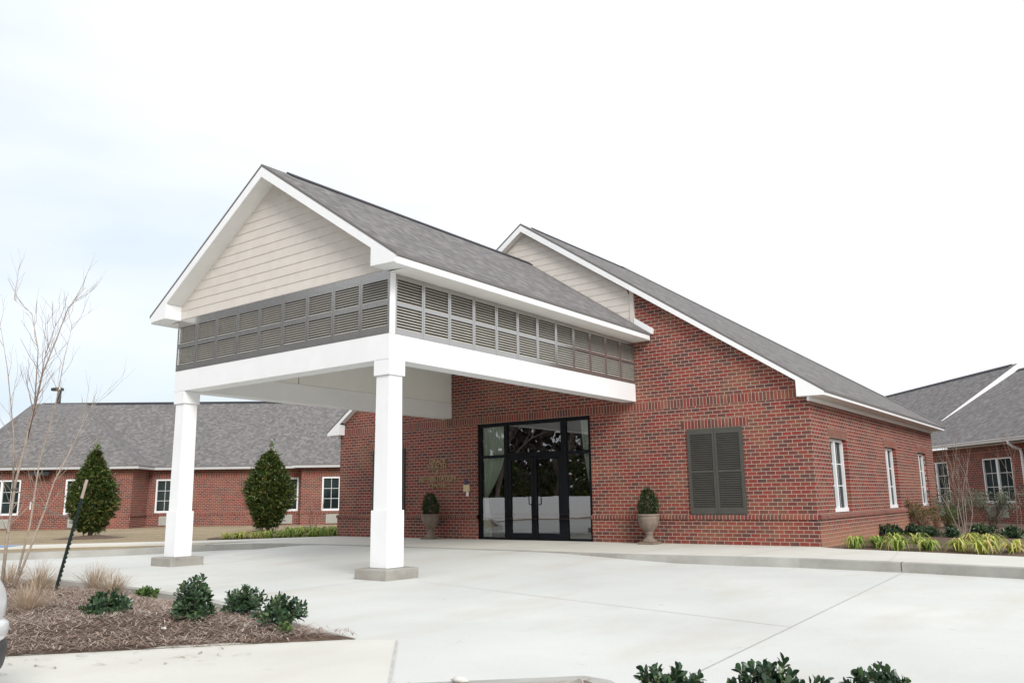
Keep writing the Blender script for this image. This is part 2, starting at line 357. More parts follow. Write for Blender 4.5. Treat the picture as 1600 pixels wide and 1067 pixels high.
def thing(name, label, cat, loc=(0,0,0), rz=0, group=None):
    o = bpy.data.objects.new(name, None); C.objects.link(o); o.location = loc; o.rotation_euler = (0, 0, rz)
    o.empty_display_size = .2
    return tag(o, label, cat, group)
def struct(o): o['kind'] = 'structure'; return o
def stuff(o): o['kind'] = 'stuff'; return o
def copy_tree(o, parent=None):
    c = o.copy(); C.objects.link(c)
    if parent is not None: c.parent = parent
    for ch in list(o.children): copy_tree(ch, c)
    return c
def wall_grid(mb, u0, u1, v0, v1, holes, P, reveal=.1, uvo=0):
    us = sorted({u0, u1, *[h[0] for h in holes], *[h[1] for h in holes]}); vs = sorted({v0, v1, *[h[2] for h in holes], *[h[3] for h in holes]})
    us = [u for u in us if u0 <= u <= u1]; vs = [v for v in vs if v0 <= v <= v1]
    for a, b in zip(us, us[1:]):
        for c, d in zip(vs, vs[1:]):
            m = ((a+b)/2, (c+d)/2)
            if any(h[0] < m[0] < h[1] and h[2] < m[1] < h[3] for h in holes): continue
            q = [(a,c),(b,c),(b,d),(a,d)]; mb.poly([P(x, y, 0) for x, y in q], [(x+uvo, y) for x, y in q])
    for a, b, c, d in holes:
        c = max(c, v0); d = min(d, v1)
        for (p, q) in (((a,c),(a,d)), ((b,d),(b,c)), ((a,d),(b,d)), ((b,c),(a,c))):
            hor = p[1] == q[1]
            uv = [(p[0], p[1]), (q[0], q[1]), (q[0]+(0 if hor else .1), q[1]+(.1 if hor else 0)), (p[0]+(0 if hor else .1), p[1]+(.1 if hor else 0))]
            mb.poly([P(*p, 0), P(*q, 0), P(*q, reveal), P(*p, reveal)], uv)
def strip(mb, u0, u1, v0, v1, P, proud, back=0.0, full=.19):
    # band of upright bricks, proud of the wall: one brick is v1-v0 tall
    k = full/(v1-v0)
    A = lambda u, v: P(u, v, -proud); B = lambda u, v: P(u, v, back)
    mb.poly([A(u0,v0),A(u1,v0),A(u1,v1),A(u0,v1)], [(0,u0),(0,u1),(full,u1),(full,u0)])
    mb.poly([B(u0,v1),A(u0,v1),A(u1,v1),B(u1,v1)], [(.05,u0),(.14,u0),(.14,u1),(.05,u1)])
    mb.poly([A(u0,v0),B(u0,v0),B(u1,v0),A(u1,v0)], [(.14,u0),(.05,u0),(.05,u1),(.14,u1)])
    mb.poly([B(u0,v0),A(u0,v0),A(u0,v1),B(u0,v1)], [(.01,.01),(.01,.06),(.18,.06),(.18,.01)])
    mb.poly([A(u1,v0),B(u1,v0),B(u1,v1),A(u1,v1)], [(.01,.01),(.01,.06),(.18,.06),(.18,.01)])
def roof_poly(mb, pts, thick=.045):
    # planar roof face with thickness; uv = (horizontal run, distance up the slope)
    p = [Vector(q) for q in pts]; n = Vector((0,0,0))
    for i in range(len(p)): n += p[i].cross(p[(i+1) % len(p)])
    n.normalize()
    if n.z < 0: p.reverse(); n = -n
    h = Vector((0,0,1)).cross(n); h = h.normalized() if h.length > 1e-5 else Vector((1,0,0)); s = n.cross(h)
    mb.poly(p, [(q.dot(h), q.dot(s)) for q in p])
    b = [q - Vector((0,0,thick)) for q in p]; mb.poly(b[::-1])
    for i in range(len(p)):
        j = (i+1) % len(p); mb.poly([p[i], b[i], b[j], p[j]], [(.05,.05)]*4)
def window(parent, P, u0, u1, v0, v1, depth=.09, label=None, fw=.055, cm=.10, muntins=True):
    # white pair of sashes; P(u, v, w) maps into the parent's frame, w = inward
    f = MB()
    def bar(a, b, c, d, w0, w1):
        f.hexa([P(a,c,w1),P(b,c,w1),P(b,c,w0),P(a,c,w0),P(a,d,w1),P(b,d,w1),P(b,d,w0),P(a,d,w0)])
    W0, W1 = depth-.045, depth+.05
    bar(u0, u1, v0, v0+fw+.02, W0-.02, W1); bar(u0, u1, v1-fw, v1, W0, W1)
    bar(u0, u0+fw, v0+fw+.02, v1-fw, W0, W1); bar(u1-fw, u1, v0+fw+.02, v1-fw, W0, W1)
    m = (u0+u1)/2; bar(m-cm/2, m+cm/2, v0+fw+.02, v1-fw, W0, W1)
    o = f.build('window', M['white_vinyl'], parent)
    if label: o['label'] = label
    for a, b in ((u0+fw, m-cm/2), (m+cm/2, u1-fw)):
        g = MB(); c, d = v0+fw+.02, v1-fw
        g.poly([P(a,c,depth+.01),P(b,c,depth+.01),P(b,d,depth+.01),P(a,d,depth+.01)])
        k = .009
        def mb_(x0,x1,y0,y1): g.poly([P(x0,y0,depth+.006),P(x1,y0,depth+.006),P(x1,y1,depth+.006),P(x0,y1,depth+.006)], None, 1)
        if muntins:
            mm = (a+b)/2; mb_(mm-k, mm+k, c, d)
            for t in (1/3, 2/3):
                y = c+(d-c)*t; mb_(a, mm-k, y-k, y+k); mb_(mm+k, b, y-k, y+k)
        g.build('pane', [M['win_glass'], M['white_vinyl']], o)
    return o

# ================================================================== GROUND
def slab(mb, poly, z, t=.2):
    mb.poly([(x, y, z) for x, y in poly]); n = len(poly)
    for i in range(n):
        a, b = poly[i], poly[(i+1) % n]; mb.poly([(*a, z), (*a, z-t), (*b, z-t), (*b, z)])
K = [(-60,-63),(-40,-39.3),(-14.0,-8.2),(-13.35,-6.95),(-13.05,-6.0),(-12.95,-5.0),(-12.8,-4.2),(-12.4,-3.65),(-11.6,-3.38),(-10.2,-3.3),(-9,-3.3),(-6.5,-3.3),(-4.5,-3.34),
     (-2.76,-3.42),(-1.4,-3.34),(-.36,-3.2),(.6,-3.12),(2.28,-3.29),(3.64,-3.58),(6,-4.4),(12,-7.4),(30,-19),(60,-45)]
def sm(a, b, x): t = max(0, min(1, (x-a)/(b-a))); return t*t*(3-2*t)
def kerb_h(x):  # how far the drive ramps up to the walk in front of the doors
    return sm(-11.9, -10.6, x)*(1-sm(-4.2, -.6, x))
def offset_poly(pts, d):
    out = []
    for i, p in enumerate(pts):
        a = Vector(pts[max(i-1,0)]); b = Vector(pts[min(i+1,len(pts)-1)]); t = (b-a).normalized(); out.append((p[0]+t.y*d, p[1]-t.x*d))
    return out
def ground():
    g = MB(); g.poly([(-1500,-1500,-.6),(1500,-1500,-.6),(1500,1500,-.6),(-1500,1500,-.6)]); struct(g.build('ground', M['lawn']))
    # drive: strips running from the kerb line away from the building, ramped at the entrance
    d = MB(); rows = [0, .25, .6, 1.0, 1.5, 2.1, 2.8, 3.6, 5, 8, 14, 30]
    KK = []
    for a, b in zip(K, K[1:]):
        n = max(1, int(math.dist(a, b)/.6)) if abs(a[0]) < 15 and abs(b[0]) < 15 else 1
        KK += [(a[0]+(b[0]-a[0])*i/n, a[1]+(b[1]-a[1])*i/n) for i in range(n)]
    KK.append(K[-1])
    V = []
    for i, p in enumerate(KK):
        t = (p[0]+8)/30; dv = Vector((t*.55, -1)).normalized() if abs(t) < 1.2 else Vector((.6 if t > 0 else -.5, -1)).normalized()
        h = kerb_h(p[0])
        V.append([(p[0]+dv.x*r*1.0 + (0 if r else 0), p[1]+dv.y*r + (0.06 if r == 0 else 0), -.14 + .128*h*(1-sm(.2, 3.4, r))) for r in rows])
    for A, B in zip(V, V[1:]):
        for k in range(len(rows)-1): d.poly([A[k], A[k+1], B[k+1], B[k]])
    struct(d.build('driveway', M['drive'], smooth=True))
    # kerb with a real face
    k = MB(); inner = offset_poly(KK, -.16)
    for i in range(len(KK)-1):
        a, b, c, e = KK[i], KK[i+1], inner[i+1], inner[i]
        k.hexa([(*a,-.35),(*b,-.35),(*c,-.35),(*e,-.35),(*a,-.006),(*b,-.006),(*c,.0),(*e,.0)])
    struct(k.build('kerb', M['kerb']))
    # lawns
    l = MB()
    back = [(60,-45),(60,300),(-300,300),(-300,-63)]
    l.poly([(x, y, -.045) for x, y in inner] + [(x, y, -.045) for x, y in back[1:]]); struct(l.build('lawn', M['lawn']))
    # walks
    w = MB(); Z = -.003
    ins = [q for q in inner if -13.2 < q[0] < 14]
    slab(w, ins + [(x, y) for x, y in [(13,-5.6),(6,-2.2),(3.43,-1.33),(1.7,-.76),(.6,-.45),(.28,-.30),(0.0,-.05),(0,.05),(-13.5,.05),(-13.7,-.6),(-13.3,-2.6)]], Z)
    struct(w.build('sidewalk', M['walk']))
    w = MB(); slab(w, [(x, y) for x, y in [(-13.5,.03),(-15.17,-3.40),(-16.7,-5.1),(-18.1,-6.95),(-30,-21.2),(-29.2,-21.9),(-17.0,-7.5),(-15.8,-5.7),(-14.25,-4.3),(-13.3,-2.9),(-13.0,-.9)]], Z+.004)
    struct(w.build('sidewalk', M['walk']))
    w = MB(); w.poly([(x, y, .006) for x, y in [(-17.55,-6.65),(-20.6,-10.3),(-19.75,-10.9),(-16.95,-7.40)]]); struct(w.build('painted_marking', M['bluepaint']))
    # concrete bay in front of the planted island
    w = MB(); slab(w, [(.05,-11.33),(-.24,-11.46),(-.98,-12.08),(-2.28,-13.63),(-6.1,-18.0),(-4,-20.5),(3.2,-14.7)], -.134); struct(w.build('parking_bay', M['walk']))
    # joints in the slabs
    j = MB()
    def joint(a, b, wd, z):
        a, b = Vector(a), Vector(b); t = (b-a).normalized(); n = Vector((-t.y, t.x))*wd/2
        j.poly([(*(a-n), z),(*(b-n), z),(*(b+n), z),(*(a+n), z)])
    joint((2.13,-3.35),(2.66,-13.0),.009,-.1355); joint((-3.2,-7.62),(2.43,-9.02),.009,-.1355)
    joint((-3.9,-7.75),(-3.75,-11.0),.012,-.1355); joint((.05,-11.33),(3.2,-14.7),.016,-.1295)
    
    for x in (-11.2,-8.4,-5.1,-2.4,-.4): joint((x,-3.1),(x,-.03),.009,.0015)
    joint((1.9,-3.05),(1.55,-.8),.009,.0015)
    struct(j.build('pavement_joint', M['joint']))
ground()

def kerb_joint():
    j = MB()
    j.box(2.10,2.107,-3.277,-3.1,-.12,.0005); j.box(-12.93,-12.915,-4.62,-4.40,-.12,.003)
    struct(j.build('kerb_joint', M['dark_void']))
kerb_joint()

# ================================================================== MAIN BUILDING
LW = 13.489; SD = 11.864; RX = -LW/2; RZ = 7.80; EX = .383; EZ = 2.946; PIT = (RZ-EZ)/(EX-RX); RY = -.207
def rz(x): return RZ - PIT*abs(x-RX)
def main_building():
    B = thing('brick_building', 'large red brick gabled building with black glazed entrance and grey shingle roof', 'building', (0,0,0))
    PF = lambda u, v, w: (u, w, v)                  # front wall, u = x, w inward
    PS = lambda u, v, w: (-w, u, v)                 # right side wall, u = y
    PL = lambda u, v, w: (-LW+w, u, v)
    door = (-8.37, -5.0, -.3, 2.845)
    w = MB()
    wall_grid(w, -LW, 0, .60, 2.95, [door], PF, .13)
    wins = [(1.16,2.40,.60,2.12), (5.78,6.95,.60,2.12), (9.67,10.80,.60,2.12)]
    wall_grid(w, 0, SD, .60, 2.80, wins, PS, .2)
    w.poly([PL(SD,.6,0),PL(0,.6,0),PL(0,2.8,0),PL(SD,2.8,0)], [(-SD,.6),(0,.6),(0,2.8),(-SD,2.8)])
    w.poly([(0,SD,-.2),(-LW,SD,-.2),(-LW,SD,2.8),(0,SD,2.8)], [(0,-.2),(LW,-.2),(LW,2.8),(0,2.8)])
    pr = .03                                        # base stands proud
    wall_grid(w, -LW-pr, pr, -.25, .50, [door], lambda u, v, q: (u, q-pr, v), .16)
    pb = MB(); wall_grid(pb, -pr, SD, -.25, .50, [], lambda u, v, q: (pr-q, u, v), .1); pb.build('wall_base', M['brick_splash'], B)
    w.poly([(-LW-pr,SD,-.25),(-LW-pr,-pr,-.25),(-LW-pr,-pr,.46),(-LW-pr,SD,.46)], [(-SD,-.25),(0,-.25),(0,.46),(-SD,.46)])
    # gable above 2.95, brick all over (siding panel is laid on it)
    top = [(-LW,2.95),(0,2.95),(0,rz(0)-.04),(RX,RZ-.05),(-LW,rz(0)-.04)]
    w.poly([(x,0,z) for x, z in top], top)
    w.build('wall', M['brick'], B)
    for a, b in ((-LW-.045,-8.37),(-5.0,.045)):      # projecting course under the windows
        sc = MB(); strip(sc, a, b, .50, .576, PF, .058, 0); sc.poly([(a,-.058,.577),(b,-.058,.577),(b,0,.603),(a,0,.603)], [(.14,a),(.14,b),(.05,b),(.05,a)]); sc.build('sill_course', M['soldier'], B)
    sc = MB(); strip(sc, -.0, SD, .50, .576, PS, .058, 0); sc.poly([(.058,-.058,.577),(.058,SD,.577),(0,SD,.603),(0,-.0,.603)], [(.14,0),(.14,SD),(.05,SD),(.05,0)])
    sc.build('sill_course', M['soldier'], B)
    def sold(a, b, c, d, P):
        so = MB(); strip(so, a, b, c, d, P, .005); so.build('soldier_course', M['soldier'], B)
    sold(-LW, -.17, 2.847, 3.03, PF)
    for a in (-12.22,-2.72): sold(a, a+1.47, 2.365, 2.55, PF)
    for a, b, c, d in wins: sold(a-.1, b+.1, 2.125, 2.31, PS)
    for i, (a, b, c, d) in enumerate(wins): window(B, PS, a, b, c+.01, d-.002, .135, fw=.06, cm=.09)
    # gable siding: real laps
    def laps(x0, x1, z0, ztop, y, e=.168, dz=0):
        s = MB(); z = z0
        while z < ztop:
            zt = min(z+e, ztop)
            lim = lambda zz: (RZ-.22-zz)/PIT
            xa0, xb0 = max(x0, RX-lim(z)), min(x1, RX+lim(z)); xa1, xb1 = max(x0, RX-max(0,lim(zt))), min(x1, RX+max(0,lim(zt)))
            if xb0-xa0 < .02: break
            s.poly([(xa0,y-.014,z),(xb0,y-.014,z),(xb1,y-.006,zt),(xa1,y-.006,zt)])
            s.poly([(xa0,y-.004,z),(xb0,y-.004,z),(xb0,y-.014,z),(xa0,y-.014,z)])
            z += e
        return s
    laps(-9.79,-3.83,4.3,RZ-.2,-.004).build('gable_siding', M['siding'], B)
    for x in (-9.79, -3.83):
        a, b = (x-.0, x+.105) if x > -5 else (x-.105, x)
        t = MB(); t.prism([(a,4.4),(b,4.4),(b,rz(b)-.2),(a,rz(a)-.2)], lambda u, v, q: (u, q, v), -.034, 0); t.build('corner_trim', M['siding'], B)
    # roof
    r = MB(); Y2 = SD+.207; hy = Y2-(EX-RX)
    A = [(EX,RY,EZ),(EX,Y2,EZ),(RX,hy,RZ),(RX,RY,RZ)]
    roof_poly(r, A); roof_poly(r, [(2*RX-x, y, z) for x, y, z in A]); roof_poly(r, [(EX,Y2,EZ),(2*RX-EX,Y2,EZ),(RX,hy,RZ)])
    r.build('roof', M['shingle'], B)
    rc = MB()
    rc.prism([(-.16,-.085),(0,.028),(.16,-.085),(.15,-.11),(0,0),(-.15,-.11)], lambda u, v, q: (RX+u, q, RZ+v), RY+.5, hy)
    rc.build('ridge_cap', M['ridge'], B)
    rv = MB()
    d = Vector((EX-RX, Y2-hy, EZ-RZ)); rv.tube([Vector((RX,hy,RZ+.005)), Vector((EX,Y2,EZ+.005))], .035, 6)
    rv.build('hip_cap', M['shingle'], B)
    # rake boards, pork chop ends, eave fascia and soffits
    f = MB(); PR = lambda u, v, q: (u, q, v)
    for sg in (1, -1):
        X = lambda x: x if sg > 0 else 2*RX-x
        f.prism([(X(EX-.02),rz(EX-.02)-.05),(X(RX),RZ-.05),(X(RX),RZ-.215),(X(-.167),3.168),(X(-.167),2.852),(X(.338),2.842)], PR, RY+.004, RY+.03)
        f.hexa([(X(-.167),RY+.03,2.852),(X(.338),RY+.03,2.842),(X(.338),0.0,2.842),(X(-.167),-.002,2.852),(X(-.167),RY+.03,3.15),(X(.338),RY+.03,2.92),(X(.338),0,2.92),(X(-.167),-.002,3.15)])
        a, b = sorted((X(.338), X(.363))); f.hexa([(a,RY+.03,2.84),(b,RY+.03,2.84),(b,Y2-.02,2.84),(a,Y2-.02,2.84),(a,RY+.03,2.925),(b,RY+.03,2.905),(b,Y2-.02,2.905),(a,Y2-.02,2.925)])
        a, b = sorted((X(.0), X(.05))); f.box(a, b, -.12, SD+.05, 2.762, 2.845)
    f.box(2*RX-.36, .36, Y2-.045, Y2-.02, 2.84, 2.92)
    f.build('fascia', M['white'], B)
    s = MB()
    for sg in (1, -1):
        X = lambda x: x if sg > 0 else 2*RX-x
        a, b = sorted((X(-.0), X(.34))); s.box(a, b, 0.002, Y2-.045, 2.85, 2.865)
        s.prism([(X(-.167),3.19),(X(RX),RZ-.21),(X(RX),RZ-.19),(X(-.167),3.21)], PR, RY+.03, -.001)
    s.build('soffit', M['soffit'], B)
    for sg in (1, -1):
        X = lambda x: x if sg > 0 else 2*RX-x
        fl = MB(); fl.prism([(X(-3.725),4.95),(X(-3.725),4.72),(X(-3.28),4.52),(X(-3.255),4.635)], PR, -.05, -.002); fl.build('kickout_trim', M['white'], B)
    # shutters on the brick
    def shutter(x0, x1, z0, z1):
        s = MB(); y0, y1 = -.045, -.002; m = (x0+x1)/2; ym = (z0+z1)/2-.02
        s.box(x0, x1, -.010, y1, z0, z1)
        st = .066
        for a, b in ((x0, x0+st), (m-st*.75, m-.003), (m+.003, m+st*.75), (x1-st, x1)): s.box(a, b, y0, -.010, z0, z1)
        for a, b in ((x0+st, m-st*.75), (m+st*.75, x1-st)):
            s.box(a, b, y0+.002, -.010, z1-.12, z1); s.box(a, b, y0+.002, -.010, z0, z0+.12); s.box(a, b, y0+.002, -.010, ym-.016, ym+.016)
            for lo, hi in ((z0+.12, ym-.016), (ym+.016, z1-.12)):
                n = int(round((hi-lo)/.046)); p = (hi-lo)/n
                for k in range(n):
                    z = lo+p*k; s.hexa([(a,y0+.004,z),(b,y0+.004,z),(b,-.012,z+p*.72),(a,-.012,z+p*.72),(a,y0+.004,z+.010),(b,y0+.004,z+.010),(b,-.012,z+p*.72+.006),(a,-.012,z+p*.72+.006)])
        s.build('shutter', M['shutter'], B)
    shutter(-2.59,-1.385,.60,2.36); shutter(-12.10,-10.87,.60,2.36)
    # ------------------------- entrance
    y0, y1 = .05, .12
    f = MB()
    for a, b in ((-8.37,-8.275),(-7.545,-7.435),(-5.86,-5.705),(-5.09,-5.0)): f.box(a, b, y0, y1, 0, 2.845)
    for a, b, c, d in ((-8.275,-7.545,2.755,2.845),(-7.435,-5.86,2.755,2.845),(-5.705,-5.09,2.755,2.845),(-8.275,-7.545,1.975,2.045),(-5.705,-5.09,1.985,2.055),
                       (-7.435,-5.86,1.985,2.075),(-8.275,-7.545,0,.05),(-5.705,-5.09,0,.05)): f.box(a, b, y0+.002, y1-.002, c, d)
    f.build('door_frame', M['frame'], B)
    g = MB()
    for a, b, c, d in ((-8.275,-7.545,.05,1.975),(-8.275,-7.545,2.045,2.755),(-7.435,-5.86,2.075,2.755),(-5.705,-5.09,.05,1.985),(-5.705,-5.09,2.055,2.755)):
        q = MB(); q.poly([(a,.085,c),(b,.085,c),(b,.085,d),(a,.085,d)]); q.build('sidelight_pane' if b-a < 1 else 'transom_pane', M['door_glass'], B)
    for a, b, sx in ((-7.432,-6.655,1), (-6.645,-5.863,-1)):
        d = MB(); st = .09
        d.box(a, a+st-.02*(sx<0), y0+.006, y1-.02, .012, 1.982); d.box(b-st+.02*(sx<0)*0, b, y0+.006, y1-.02, .012, 1.982)
        d.box(a+st, b-st, y0+.008, y1-.022, .012, .16); d.box(a+st, b-st, y0+.008, y1-.022, 1.89, 1.982)
        do = d.build('door', M['frame'], B)
        q = MB(); q.poly([(a+st,.083,.16),(b-st,.083,.16),(b-st,.083,1.89),(a+st,.083,1.89)]); q.build('pane', M['door_glass'], do)
        hx = b-.10 if sx > 0 else a+.10
        h = MB(); h.tube([(hx,y0+.01,1.04),(hx,-.02,1.04),(hx,-.02,.83),(hx,y0+.01,.83)], .014, 8)
        
        h.build('handle', M['chrome'], do)
    def curtain(xs, side, ylift):
        c = MB(); n = 26; rows = len(xs)
        V = []
        for r, (z, a, b) in enumerate(xs):
            row = []
            for i in range(n+1):
                t = i/n; x = a+(b-a)*t; amp = .028*(.35+.65*min(1, abs(b-a)/.5))
                row.append((x, .17+ylift+amp*math.sin(i*1.9+.25*math.sin(r))+.01*math.sin(i*.7+r), z))
            V.append(row)
        for r in range(rows-1):
            for i in range(n): c.poly([V[r][i],V[r][i+1],V[r+1][i+1],V[r+1][i]])
        c.build('curtain', M['curtain'], B, smooth=True)
    curtain([(2.80,-8.30,-7.50),(2.4,-8.30,-7.56),(2.0,-8.30,-7.62),(1.7,-8.28,-7.72),(1.4,-8.26,-7.88),(1.15,-8.26,-8.06),(1.02,-8.26,-8.14),(.85,-8.27,-8.12),(.5,-8.29,-8.08),(.06,-8.30,-8.04)], 1, 0)
    curtain([(2.80,-5.37,-5.04),(2.4,-5.34,-5.04),(2.0,-5.30,-5.04),(1.7,-5.25,-5.04),(1.4,-5.19,-5.04),(1.15,-5.12,-5.04),(1.02,-5.10,-5.04),(.8,-5.09,-5.04)], -1, 0)
    lb = MB()
    def inner(a): lb.poly(a)
    inner([(-9.3,.13,0),(-4,.13,0),(-4,5.5,0),(-9.3,5.5,0)]); inner([(-9.3,.13,2.9),(-9.3,5.5,2.9),(-4,5.5,2.9),(-4,.13,2.9)])
    inner([(-9.3,5.5,0),(-4,5.5,0),(-4,5.5,2.9),(-9.3,5.5,2.9)]); inner([(-9.3,.13,0),(-9.3,5.5,0),(-9.3,5.5,2.9),(-9.3,.13,2.9)]); inner([(-4,5.5,0),(-4,.13,0),(-4,.13,2.9),(-4,5.5,2.9)])
    for a, b, c, d in ((-9.3,-8.37,0,2.9),(-5.0,-4,0,2.9),(-8.37,-5.0,2.846,2.9)): inner([(a,.132,c),(b,.132,c),(b,.132,d),(a,.132,d)])
    lb.build('lobby', M['lobby'], B)
    return B
main_building()

# ================================================================== ENTRANCE CANOPY
XL, XR, CD = -9.539, -3.783, 7.673
ZBB, ZBT, ZLT = 3.054, 3.447, 4.44
def canopy():
    mx = (XL+XR)/2
    K_ = thing('entrance_canopy', 'white gabled drive-through canopy with louvred band on two square columns', 'canopy', (mx, -CD, -.13))
    ox, oy, oz = mx, -CD, -.13
    def T(mb): mb.v = [(x-ox, y-oy, z-oz) for x, y, z in mb.v]; return mb
    bw = .33
    b = MB()
    for q in ((XL, XR, -CD, -CD+bw), (XL, XL+bw, -CD+bw, -.002), (XR-bw, XR, -CD+bw, -.002)):
        b = MB(); b.box(*q, ZBB, ZBT); bevel(T(b).build('beam', M['white'], K_), .006)
    for x in (XL+1.95, XR-1.8): q = MB(); q.box(x, x+.003, -CD-.0012, -CD+.01, ZBB+.008, ZBT-.004); T(q).build('board_seam', M['ceiling'], K_)
    for y in (-5.9, -3.4, -1.2): q = MB(); q.box(XR-.01, XR+.0012, y, y+.003, ZBB+.008, ZBT-.004); T(q).build('board_seam', M['ceiling'], K_)
    c = MB()                                          # lining above the beams and flat ceiling
    c.box(XL+.07, XL+bw-.012, -CD+bw-.012, -.003, ZBT+.004, 4.36); c.box(XR-bw+.012, XR-.07, -CD+bw-.012, -.003, ZBT+.004, 4.36); c.box(XL+.07, XR-.07, -CD+.07, -CD+bw-.012, ZBT+.004, 4.39)
    c.box(XL+bw-.012, XR-bw+.012, -CD+bw-.012, -.003, 4.22, 4.30)
    T(c).build('ceiling', M['ceiling'], K_)
    for x in (XL+bw-.010, XR-bw+.004):
        for y in (-5.0, -2.4): j = MB(); j.box(x, x+.006, y-.008, y+.008, ZBT+.01, 4.215); T(j).build('panel_joint', M['footing'], K_)
    bk = MB(); bk.box(XL+.055, XL+.068, -CD+.07, -.004, ZBT+.003, 4.39); bk.box(XR-.068, XR-.055, -CD+.07, -.004, ZBT+.003, 4.39); bk.box(XL+.07, XR-.07, -CD+.055, -CD+.068, ZBT+.003, 4.43)
    T(bk).build('louvre_backing', M['backing'], K_)
    # louvred panels
    def panel(w, h, top, bot, mid, st):
        p = MB(); th = .05
        p.box(.002, st, 0, th, 0, h); p.box(w-st, w-.002, 0, th, 0, h)
        p.box(st, w-st, .001, th, h-top, h); p.box(st, w-st, .001, th, 0, bot)
        o1 = (h-top-bot-mid)/2; z1 = bot+o1
        p.box(st, w-st, .001, th, z1, z1+mid)
        for lo in (bot, z1+mid):
            n = 8; q = o1/n
            for k in range(n):
                z = lo+q*k+.004
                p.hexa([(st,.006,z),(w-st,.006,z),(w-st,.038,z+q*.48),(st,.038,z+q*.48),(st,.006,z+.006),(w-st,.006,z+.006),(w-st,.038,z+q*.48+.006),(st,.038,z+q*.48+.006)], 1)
        return p
    hs, hf = 4.388-ZBT, ZLT-ZBT
    w = (XR-XL)/9
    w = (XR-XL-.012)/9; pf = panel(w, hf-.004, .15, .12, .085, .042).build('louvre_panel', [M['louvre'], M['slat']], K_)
    for i in range(9):
        o = pf if i == 0 else pf.copy()
        if i: C.objects.link(o); o.parent = K_
        o.location = (XL+.006+w*i-ox, -.004, ZBT+.002-oz)
    w2 = (CD-.12)/12
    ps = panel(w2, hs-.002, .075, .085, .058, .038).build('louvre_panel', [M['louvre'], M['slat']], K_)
    for i in range(24):
        o = ps if i == 0 else ps.copy()
        if i: C.objects.link(o); o.parent = K_
        if i < 12: o.location = (XR-ox, -CD+.115+w2*i-oy, ZBT+.002-oz); o.rotation_euler = (0,0,R(90))
        else: o.location = (XL-ox, -.005-w2*(i-12)-oy, ZBT+.002-oz); o.rotation_euler = (0,0,R(-90))
    for a, b in ((XR-.05, XR+.006), (XL-.006, XL+.05)):
        ct = MB(); ct.box(a, b, -CD+.002, -CD+.112, ZBT+.001, 4.391); T(ct).build('corner_trim', M['white'], K_)
    # roof
    HW = (XR-XL)/2+.462; CZ = 4.544; CP = .674; RZc = CZ+CP*HW; YF = -CD-.336
    zz = lambda x: RZc-CP*abs(x-mx)
    r = MB()
    for sg in (1,-1): roof_poly(r, [(mx+sg*HW,YF,CZ),(mx+sg*HW,0,CZ),(mx,0,RZc),(mx,YF,RZc)])
    T(r).build('roof', M['shingle'], K_)
    rc = MB(); rc.prism([(-.15,-.075),(0,.030),(.15,-.075),(.14,-.10),(0,0),(-.14,-.10)], lambda u, v, q: (mx+u, q, RZc+v), YF+.55, -.02)
    T(rc).build('ridge_cap', M['ridge'], K_)
    PR = lambda u, v, q: (u, q, v)
    f = MB()
    for sg in (1,-1):
        X = lambda d: mx+sg*d
        xr = HW-.02; xi = 2.79
        f.prism([(X(xr),CZ-.035),(X(0),RZc-.05),(X(0),RZc-.235),(X(xi),RZc-CP*xi-.20),(X(xi),4.43),(X(xr-.03),4.41)], PR, YF+.004, YF+.03)
        f.hexa([(X(xi),YF+.03,4.43),(X(xr-.03),YF+.03,4.40),(X(xr-.03),-CD-.001,4.40),(X(xi),-CD-.001,4.43),(X(xi),YF+.03,RZc-CP*xi-.21),(X(xr-.03),YF+.03,4.49),(X(xr-.03),-CD-.001,4.49),(X(xi),-CD-.001,RZc-CP*xi-.21)])
        a, b = sorted((X(HW-.05), X(HW-.02))); f.hexa([(a,YF+.03,4.385),(b,YF+.03,4.39),(b,-.06,4.39),(a,-.06,4.385),(a,YF+.03,4.515),(b,YF+.03,4.498),(b,-.06,4.498),(a,-.06,4.515)])
    T(f).build('fascia', M['white'], K_)
    s = MB()
    for sg in (1,-1):
        X = lambda d: mx+sg*d
        a, b = sorted((X((XR-XL)/2-.06), X(HW-.05))); s.box(a, b, -CD-.0, -.004, 4.392, 4.408)
        s.prism([(X(2.79),RZc-CP*2.79-.205),(X(0),RZc-.205),(X(0),RZc-.19),(X(2.79),RZc-CP*2.79-.19)], PR, YF+.03, -CD+.03)
    T(s).build('soffit', M['soffit'], K_)
    g = MB(); z = ZLT+.006; e = .168; lim = lambda q: (RZc-.17-q)/CP
    while z < RZc-.25:
        zt = min(z+e, RZc-.2); a0 = min(lim(z), (XR-XL)/2); a1 = min(max(0, lim(zt)), (XR-XL)/2)
        g.poly([(mx-a0,-CD-.012,z),(mx+a0,-CD-.012,z),(mx+a1,-CD-.003,zt),(mx-a1,-CD-.003,zt)])
        g.poly([(mx-a0,-CD,z),(mx+a0,-CD,z),(mx+a0,-CD-.012,z),(mx-a0,-CD-.012,z)]); z += e
    T(g).build('gable_siding', M['siding'], K_)
    gb = MB(); gb.prism([(XL+.01,ZLT),(XR-.01,ZLT),(XR-.01,zz(XR)-.1),(mx,RZc-.1),(XL+.01,zz(XR)-.1)], PR, -CD+.002, -CD+.05)
    T(gb).build('gable_backing', M['soffit'], K_)
